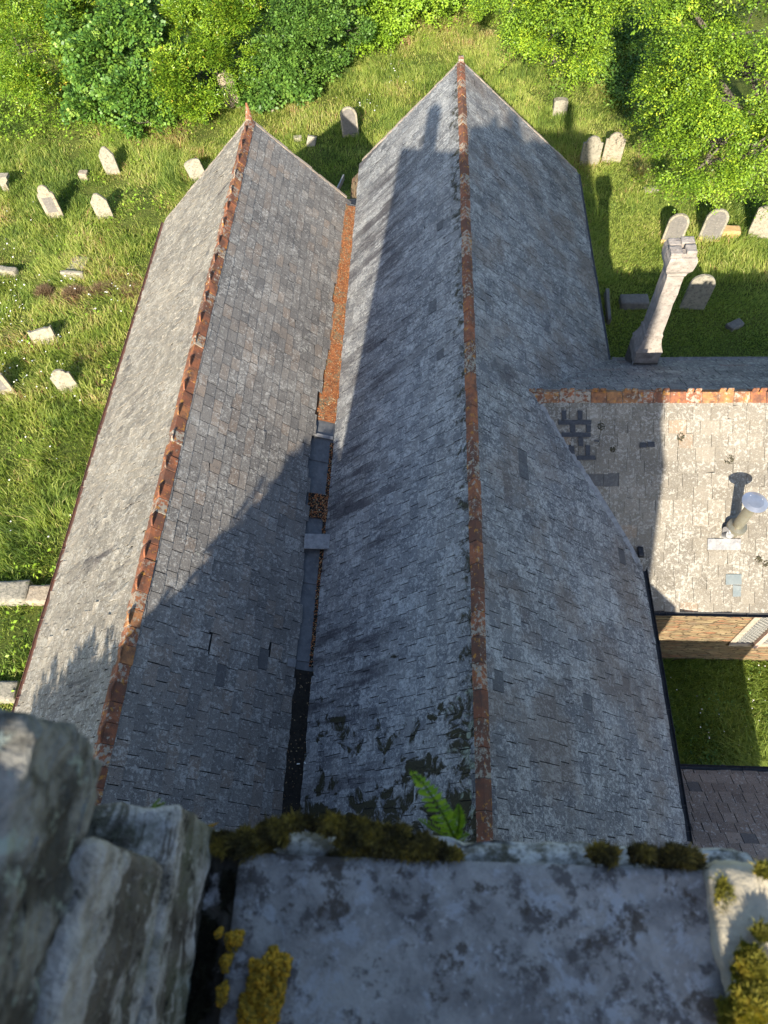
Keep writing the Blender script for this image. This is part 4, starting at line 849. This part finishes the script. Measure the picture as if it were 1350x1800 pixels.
tree('willow_shrub', 'yellow-green bush with narrow leaves in the far left corner', 'shrub', (-19, 34, 0),
     [bl(50, 80, 2.5, (1.6, 1.5, 1.4)), bl(100, 20, 3.2, (1.6, 1.5, 1.4)), bl(45, 140, 1.8, (1.1, 1.1, 1.0)), bl(0, -10, 3.8, (2.0, 1.6, 1.6)), bl(90, 130, 1.6, (1.1, 1, 1))],
     5000, 26, (.08, .15), LAUREL, 6, trunk=.1, asp=.3, length=(.35, .65), droop=.2, gap=-.05)
tree('elder_shrub', 'dark green elder bush behind the gap between the roofs', 'shrub', (-5.6, 36, 0),
     [bl(545, 40, 2.5, (1.6, 1.4, 1.4)), bl(605, 55, 1.8, (1.1, 1.1, 1.0)), bl(500, 90, 1.8, (1.3, 1.2, 1.1)), bl(560, 95, 1.2, (1.1, 1, .9)), bl(580, -10, 3.0, (1.6, 1.5, 1.4)), bl(485, 20, 2.9, (1.4, 1.3, 1.3))],
     4800, 24, (.085, .155), ELDER, 7, trunk=.1, asp=.6, length=(.3, .6), droop=.1, flat=.5, gap=-.04)
tree('elder_shrub', 'low dark elder bush just right of the dappled headstone', 'shrub', (-6.8, 32, 0),
     [bl(480, 140, 1.0, (1.2, .9, .8)), bl(520, 150, .7, (.8, .7, .6)), bl(455, 165, .7, (.7, .6, .6))], 560, 16, (.11, .2), ELDER, 8, trunk=.06, asp=.6, length=(.3, .55), flat=.5)
tree('bramble', 'bright green bramble bank beyond the grass above the nave gable', 'shrub', (-.5, 39.5, 0),
     [bl(690, 5, 1.3, (1.6, 1.3, 1.0)), bl(760, -5, .9, (1.7, 1.2, .8)), bl(650, 60, .9, (1.3, 1.0, .8)), bl(850, -25, 1.2, (1.6, 1.3, .9)), bl(680, 55, .5, (1.0, .8, .5)), bl(740, -25, 2.2, (2.2, 1.6, 1.4)), bl(640, -20, 2.4, (1.6, 1.4, 1.3))],
     2300, 22, (.07, .14), NETTLE, 9, trunk=.05, limbs=False, asp=.62, length=(.3, .6), flat=.5)
# a wall of wood further back, dark behind the gaps
R = np.random.default_rng(50); bb = [((x, 44.5+R.uniform(-1, 1.5), R.uniform(1.5, 4.5)), (2.4, 1.8, 2.0)) for x in np.arange(-28, 24, 2.1)]
P, D, N_, s, col, c = spray_crown(R, bb, 4200, 14, (.2, .36), length=(.5, 1.0)); V, F = leaves_mesh(P, D, N_, s, .6)
tag(obj('wood', V, F, ELDER, sr=np.stack([col*.8, col, col*0], 1)), 'dark unbroken wood behind the churchyard shrubs', 'wood', kind='stuff')
# the tree beside the tower whose crown shades the near end of the aisle roof
R2 = random.Random(3)
tree('churchyard_tree', 'dense tree standing left of the tower and shading the aisle roof', 'tree', (-5.0, -3.5, 0),
     [((-3.9, -3.0, 10.4), (.9, .9, 1.0)), ((-4.9, -3.2, 9.7), (1.0, 1.0, 1.0)), ((-5.9, -3.2, 9.0), (1.0, 1.0, 1.0)), ((-6.8, -3.2, 8.0), (.9, 1.0, 1.0)), ((-4.2, -3.1, 8.6), (1.3, 1.0, 1.2)), ((-5.4, -3.1, 7.4), (1.5, 1.1, 1.3)), ((-4.4, -3.1, 6.4), (1.5, 1.1, 1.4)), ((-6.4, -3.1, 6.2), (1.3, 1.1, 1.3)), ((-3.7, -3.0, 5), (1.2, 1, 1.3)), ((-5.2, -3.0, 4.6), (1.6, 1, 1.4)), ((-3.4, -3.0, 8.2), (.8, .9, 1.2)), ((-3.4, -2.8, 6.8), (.8, .9, 1.2)), ((-3.4, -2.0, 4.6), (.8, .9, 1.4))],
     5600, 22, (.14, .22), BEECH, 11, trunk=.3, length=(.3, .6))

# ------------------------------------------------------------------ grass, ground cover, flowers
def in_view(P, mx=130, my=130):
    x, y, z = (lambda q: (PW/2+FPX*(q@CR)/(q@CF), PH/2-FPX*(q@CU)/(q@CF), q@CF))(P-CAM)
    return (z > 0) & (x > -mx) & (x < PW+mx) & (y > -my) & (y < PH+my)
def clear(x, y):
    a = (x > LEX+.15) & (x < VX) & (y < AL-.15); n = (x > VX-.3) & (x < EX-.2) & (y < NL-.15); t = (x > EX-.3) & (y > wy) & (y < eN[1]-.1); p = (x > EX-.3) & (x < 6.95) & (y < PEY-.15)
    return ~(a | n | t | p)
def vnoise(x, y, f, seed):
    """cheap smooth value noise on arrays"""
    R = np.random.default_rng(seed); T = R.random((64, 64)); u, v = x*f+17.3, y*f+9.1; i, j = np.floor(u).astype(int), np.floor(v).astype(int); a, b = u-i, v-j; a, b = a*a*(3-2*a), b*b*(3-2*b)
    g_ = lambda p, q: T[p % 64, q % 64]
    return (g_(i, j)*(1-a)+g_(i+1, j)*a)*(1-b)+(g_(i, j+1)*(1-a)+g_(i+1, j+1)*a)*b
def gzv_(x, y): return np.zeros_like(x)
def blades(name, n, x0, x1, y0, y1, hfun, cfun, wdt, label, seed, mat=GRASS, lean=.45):
    R = np.random.default_rng(seed); x, y = R.uniform(x0, x1, n), R.uniform(y0, y1, n); ok = clear(x, y) & in_view(np.stack([x, y, np.zeros(n)+.1], 1))
    x, y = x[ok], y[ok]; h = hfun(x, y, R); ok = h > .01; x, y, h = x[ok], y[ok], h[ok]; n = len(x); z = np.array([gz(a, b) for a, b in zip(x, y)])-.02
    w_ = R.uniform(.6, 1.3, n)*wdt; t = R.uniform(0, 6.283, n); wind = np.stack([vnoise(x, y, .8, 5)-.5, vnoise(x, y, .8, 6)-.5], 1)*1.1
    l = R.normal(0, lean, (n, 2))+wind; B = np.stack([x, y, z], 1); c, s = np.cos(t)*w_, np.sin(t)*w_; O = np.stack([c, s, 0*c], 1)
    M1 = B+np.stack([l[:, 0]*h*.35, l[:, 1]*h*.35, h*.6], 1); T = B+np.stack([l[:, 0]*h, l[:, 1]*h, h*.95/(1+.3*np.abs(l).sum(1))], 1)
    V = np.concatenate([B-O, B+O, M1+O*.7, M1-O*.7, T]); i = np.arange(n)
    F = np.concatenate([np.stack([i, n+i, 2*n+i], 1), np.stack([i, 2*n+i, 3*n+i], 1), np.stack([3*n+i, 2*n+i, 4*n+i], 1)])
    col = np.clip(cfun(x, y, R), 0, 1); sr = np.stack([col, R.random(n), 0*col], 1); sr = np.concatenate([sr]*3)
    return tag(obj(name, V, F, mat, at=(0, 0, 0), sr=sr), label, 'grass', kind='stuff')
def hl(x, y, R): return np.clip(.12+.34*vnoise(x, y, .55, 1)+.36*(vnoise(x, y, 1.6, 2)-.5), .06, .7)*R.uniform(.55, 1.2, len(x))
def cl(x, y, R): return .42+.62*(vnoise(x, y, .30, 3)-.5)+.55*(vnoise(x, y, 1.1, 4)-.5)+.35*(vnoise(x, y, 3.1, 14)-.5)+R.normal(0, .15, len(x))+(R.random(len(x)) < .05)*.4
blades('meadow_grass', 330000, -27, -7.5, 0, 40, hl, cl, .011, 'long unmown grass on the left side of the church', 60)
blades('meadow_grass', 200000, -9, 12, 19.5, 42, lambda x, y, R: hl(x, y, R)*.85, lambda x, y, R: cl(x, y, R)*.9+.06, .011, 'long pale grass beyond the two gables', 61)
blades('lawn_grass', 170000, 4.2, 16, 11.5, 28, lambda x, y, R: (.07+.09*vnoise(x, y, .8, 8))*R.uniform(.6, 1.3, len(x)), lambda x, y, R: .42+.3*(vnoise(x, y, .5, 9)-.5)+R.normal(0, .12, len(x)), .010, 'shorter even grass around the headstones on the right', 62, lean=.6)
blades('grass_strip', 70000, 4.2, 11, 2.9, 6.6, lambda x, y, R: (.14+.2*vnoise(x, y, .9, 8))*R.uniform(.6, 1.3, len(x)), lambda x, y, R: .35+.3*(vnoise(x, y, .8, 9)-.5)+R.normal(0, .14, len(x)), .009, 'rough grass between transept and porch', 63)
def cover(name, n, x0, x1, y0, y1, mask, size, mat, label, seed, hmax=.45):
    R = np.random.default_rng(seed); x, y = R.uniform(x0, x1, n), R.uniform(y0, y1, n); ok = clear(x, y) & in_view(np.stack([x, y, 0*x], 1)) & (R.random(n) < mask(x, y)); x, y = x[ok], y[ok]; n = len(x)
    z = R.random(n)**.6*hmax*(.4+vnoise(x, y, 1.2, 11)); P = np.stack([x, y, z], 1); t = R.uniform(0, 6.28, n); D = nrm(np.stack([np.cos(t), np.sin(t), R.normal(-.1, .25, n)], 1)); N_ = nrm(np.stack([R.normal(0, .4, n), R.normal(0, .4, n), np.ones(n)], 1)); N_ = nrm(N_-D*np.sum(N_*D, 1)[:, None])
    V, F = leaves_mesh(P, D, N_, R.uniform(*size, n), .62); col = np.clip(.5+.5*(vnoise(x, y, 1.1, 12)-.5)+R.normal(0, .16, n), 0, 1)
    return tag(obj(name, V, F, mat, at=(0, 0, 0), sr=np.stack([col, col, 0*col], 1)), label, 'ground cover', kind='stuff')
def shrubline(x): return np.interp(x, [-27, -19, -15, -11, -8, -5, -2, 2, 6], [25, 28.2, 28.8, 28.6, 31, 33, 35.5, 37.5, 39])
cover('nettle_patch', 60000, -27, 6, 22, 43, lambda x, y: np.clip((y-shrubline(x)+1.2)/2.0, 0, 1), (.07, .16), NETTLE, 'nettles and low leafy plants at the foot of the shrubs', 70, .6)
cover('dock_leaves', 9000, -22, -8, 2, 27, lambda x, y: np.clip((vnoise(x, y, .7, 21)-.62)*4, 0, 1), (.07, .15), NETTLE, 'scattered docks and broad leaves in the left grass', 71, .3)
cover('weed_leaves', 9000, 4.2, 8.6, 2.9, 6.4, lambda x, y: np.clip((vnoise(x, y, 1.1, 23)-.35)*3, 0, 1), (.03, .08), IVY, 'small dark weeds in the shaded grass by the porch', 72, .18)
def daisies(n, seed, regions, label, size):
    R = np.random.default_rng(seed); V, F = [], []
    for (px, py, sx_, sy_, m) in regions:
        for k in range(m):
            x, y = px+R.normal(0, sx_), py+R.normal(0, sy_); b = atZ(x, y, 0)
            if not clear(np.array([b[0]]), np.array([b[1]]))[0]: continue
            z = .30+R.uniform(-.05, .2) if b[0] < 4 or b[1] > 20 else .16; r = R.uniform(.6, 1.2)*size; o_ = len(V); tl = R.uniform(-.4, .4, 2)
            V.append((b[0], b[1], z+.006)); V += [(b[0]+r*math.cos(t), b[1]+r*math.sin(t), z+tl[0]*r*math.cos(t)+tl[1]*r*math.sin(t)) for t in np.linspace(0, 5.236, 6)]; F += [(o_, o_+1+i, o_+1+(i+1) % 6) for i in range(6)]
    return tag(obj('daisies', V, F, WHITE, at=(0, 0, 0)), label, 'flowers', kind='stuff')
daisies(0, 3, [(150, 515, 60, 12, 18), (15, 560, 14, 25, 26), (60, 610, 30, 30, 18), (30, 660, 25, 25, 14), (180, 560, 30, 30, 8), (640, 200, 14, 10, 16), (690, 130, 14, 25, 16), (720, 60, 30, 20, 8), (120, 700, 40, 60, 14), (60, 430, 50, 40, 16), (60, 900, 40, 80, 8)], 'small white daisies scattered in the long grass', .026)
daisies(0, 4, [(1260, 1290, 50, 50, 22), (1320, 1230, 15, 50, 12)], 'white clover heads in the grass strip by the porch', .014)
# dead brown clumps in a row, left of the aisle
for i, (px, py, sx_) in enumerate(((80, 517, .26), (132, 518, .40), (183, 512, .48), (229, 516, .38))):
    b = atZ(px, py, 0); R = np.random.default_rng(80+i); n = 2600; t, q = R.uniform(0, 6.28, n), np.sqrt(R.random(n)); x, y = b[0]+sx_*q*np.cos(t), b[1]+.24*q*np.sin(t); h = .26*(1-q**3)*R.uniform(.6, 1.15, n)+.05
    B = np.stack([x, y, 0*x], 1); w_ = R.uniform(.008, .02, n); a = R.uniform(0, 6.28, n); O = np.stack([np.cos(a)*w_, np.sin(a)*w_, 0*a], 1); T = B+np.stack([R.normal(0, .12, n), R.normal(0, .12, n), h], 1); k = np.arange(n)
    tag(obj('dead_grass_clump', np.concatenate([B-O, B+O, T]), np.stack([k, n+k, 2*n+k], 1), STRAW, sr=np.stack([R.random(n), R.random(n), 0*a], 1)),
        ['thin brown dead clump at the left end of the row', 'brown dead clump second from the left in the row', 'widest brown dead clump in the row by the flat tomb', 'brown dead clump nearest the aisle gutter'][i], 'dead plant', 'row of dead brown clumps')

# ------------------------------------------------------------------ the two people on the tower, who throw the head-and-shoulder shadows
SKIN = simple('skin', (.45, .28, .2), (.5, .32, .23), 6, .6, bump=.05); JKT = simple('navy_jacket', (.03, .04, .07), (.05, .06, .09), 8, .85); TRO = simple('grey_trousers', (.10, .10, .11), (.14, .14, .14), 9, .9); HAIR = simple('brown_hair', (.06, .035, .02), (.10, .06, .03), 30, .7); COAT = simple('red_coat', (.25, .04, .03), (.3, .06, .05), 8, .8)
def person(x, y, label, reach, top):
    f0 = GZ-1.719; k = 1.0 if reach else 1.05
    root = thing('person', label, 'person', (x, y, f0)); J = []; E = []; RD = []
    def j(p, r, par=None):
        J.append((x+p[0], y+p[1], f0+p[2]*k)); RD.append(r)
        if par is not None: E.append((par, len(J)-1))
        return len(J)-1
    pel = j((0, 0, .95), .15); sp = j((0, .0, 1.18), .145, pel); ch = j((0, .02, 1.36), .16, sp); nk = j((0, .02, 1.49), .06, ch); hd = j((0, .05, 1.60), .09, nk); cr = j((0, .05, 1.70), .085, hd); j((0, .15, 1.60), .02, hd)
    for s in (1, -1): a_ = j((.17*s, .02, 1.14), .15, sp); b_ = j((.20*s, .02, .97), .15, a_); j((.20*s, .03, .74), .15, b_)  # coat flanks added to widen each body's shadow over the coping slab
    for s in (1, -1):
        sh = j((.18*s, .01, 1.41), .065, ch); eb = j((.29*s, .08 if reach else .04, 1.03), .062, sh); wr = j((.09*s, reach-.08, 1.60) if reach else (.27*s, .16, .96), .045, eb); hn = j((.06*s, reach-.03, 1.64) if reach else (.26*s, .22, .88), .036, wr)
        for q in range(4): a = j((.05*s+.0*q, reach-.005+.004*q, 1.61+.022*q) if reach else (.24*s+.01*q*s, .25, .83+.012*q), .010, hn); 
        hp = j((.10*s, 0, .90), .10, pel); kn = j((.11*s, .02, .50), .068, hp); an = j((.11*s, -.02, .09), .045, kn); j((.12*s, .16, .045), .042, an)
    me = bpy.data.meshes.new('body'); at = np.array((x, y, f0)); me.from_pydata([tuple(np.array(p)-at) for p in J], E, []); o = bpy.data.objects.new('body', me); C.objects.link(o); o.parent = root; WO[o] = at
    m = o.modifiers.new('skin', 'SKIN')
    for v, r in zip(me.skin_vertices[0].data, RD): v.radius = (r, r)
    me.skin_vertices[0].data[0].use_root = True
    o.modifiers.new('sub', 'SUBSURF').levels = 2; o.modifiers['sub'].render_levels = 2
    dg = bpy.context.evaluated_depsgraph_get(); me2 = bpy.data.meshes.new_from_object(o.evaluated_get(dg)); o.modifiers.clear(); o.data = me2
    me2.materials.clear()
    for mm in (SKIN, top, TRO): me2.materials.append(mm)
    for p in me2.polygons:
        z = p.center.z; p.material_index = 0 if z > 1.47 else (1 if z > .66 else 2); p.use_smooth = True
    mbh = MB(); mbh.tube([(x, y+.03, f0+1.60), (x, y+.02, f0+1.70), (x, y+.035, f0+1.77), (x, y+.04, f0+1.80)], [.095, .105, .075, .015], 14); mbh.build('hair', HAIR, root, smooth=True)
    return root
person(-.02, -.66, 'photographer in a navy jacket holding a phone out over the parapet', .52, JKT)
person(-.54, -.70, 'companion in a red coat standing beside the photographer', 0, COAT)
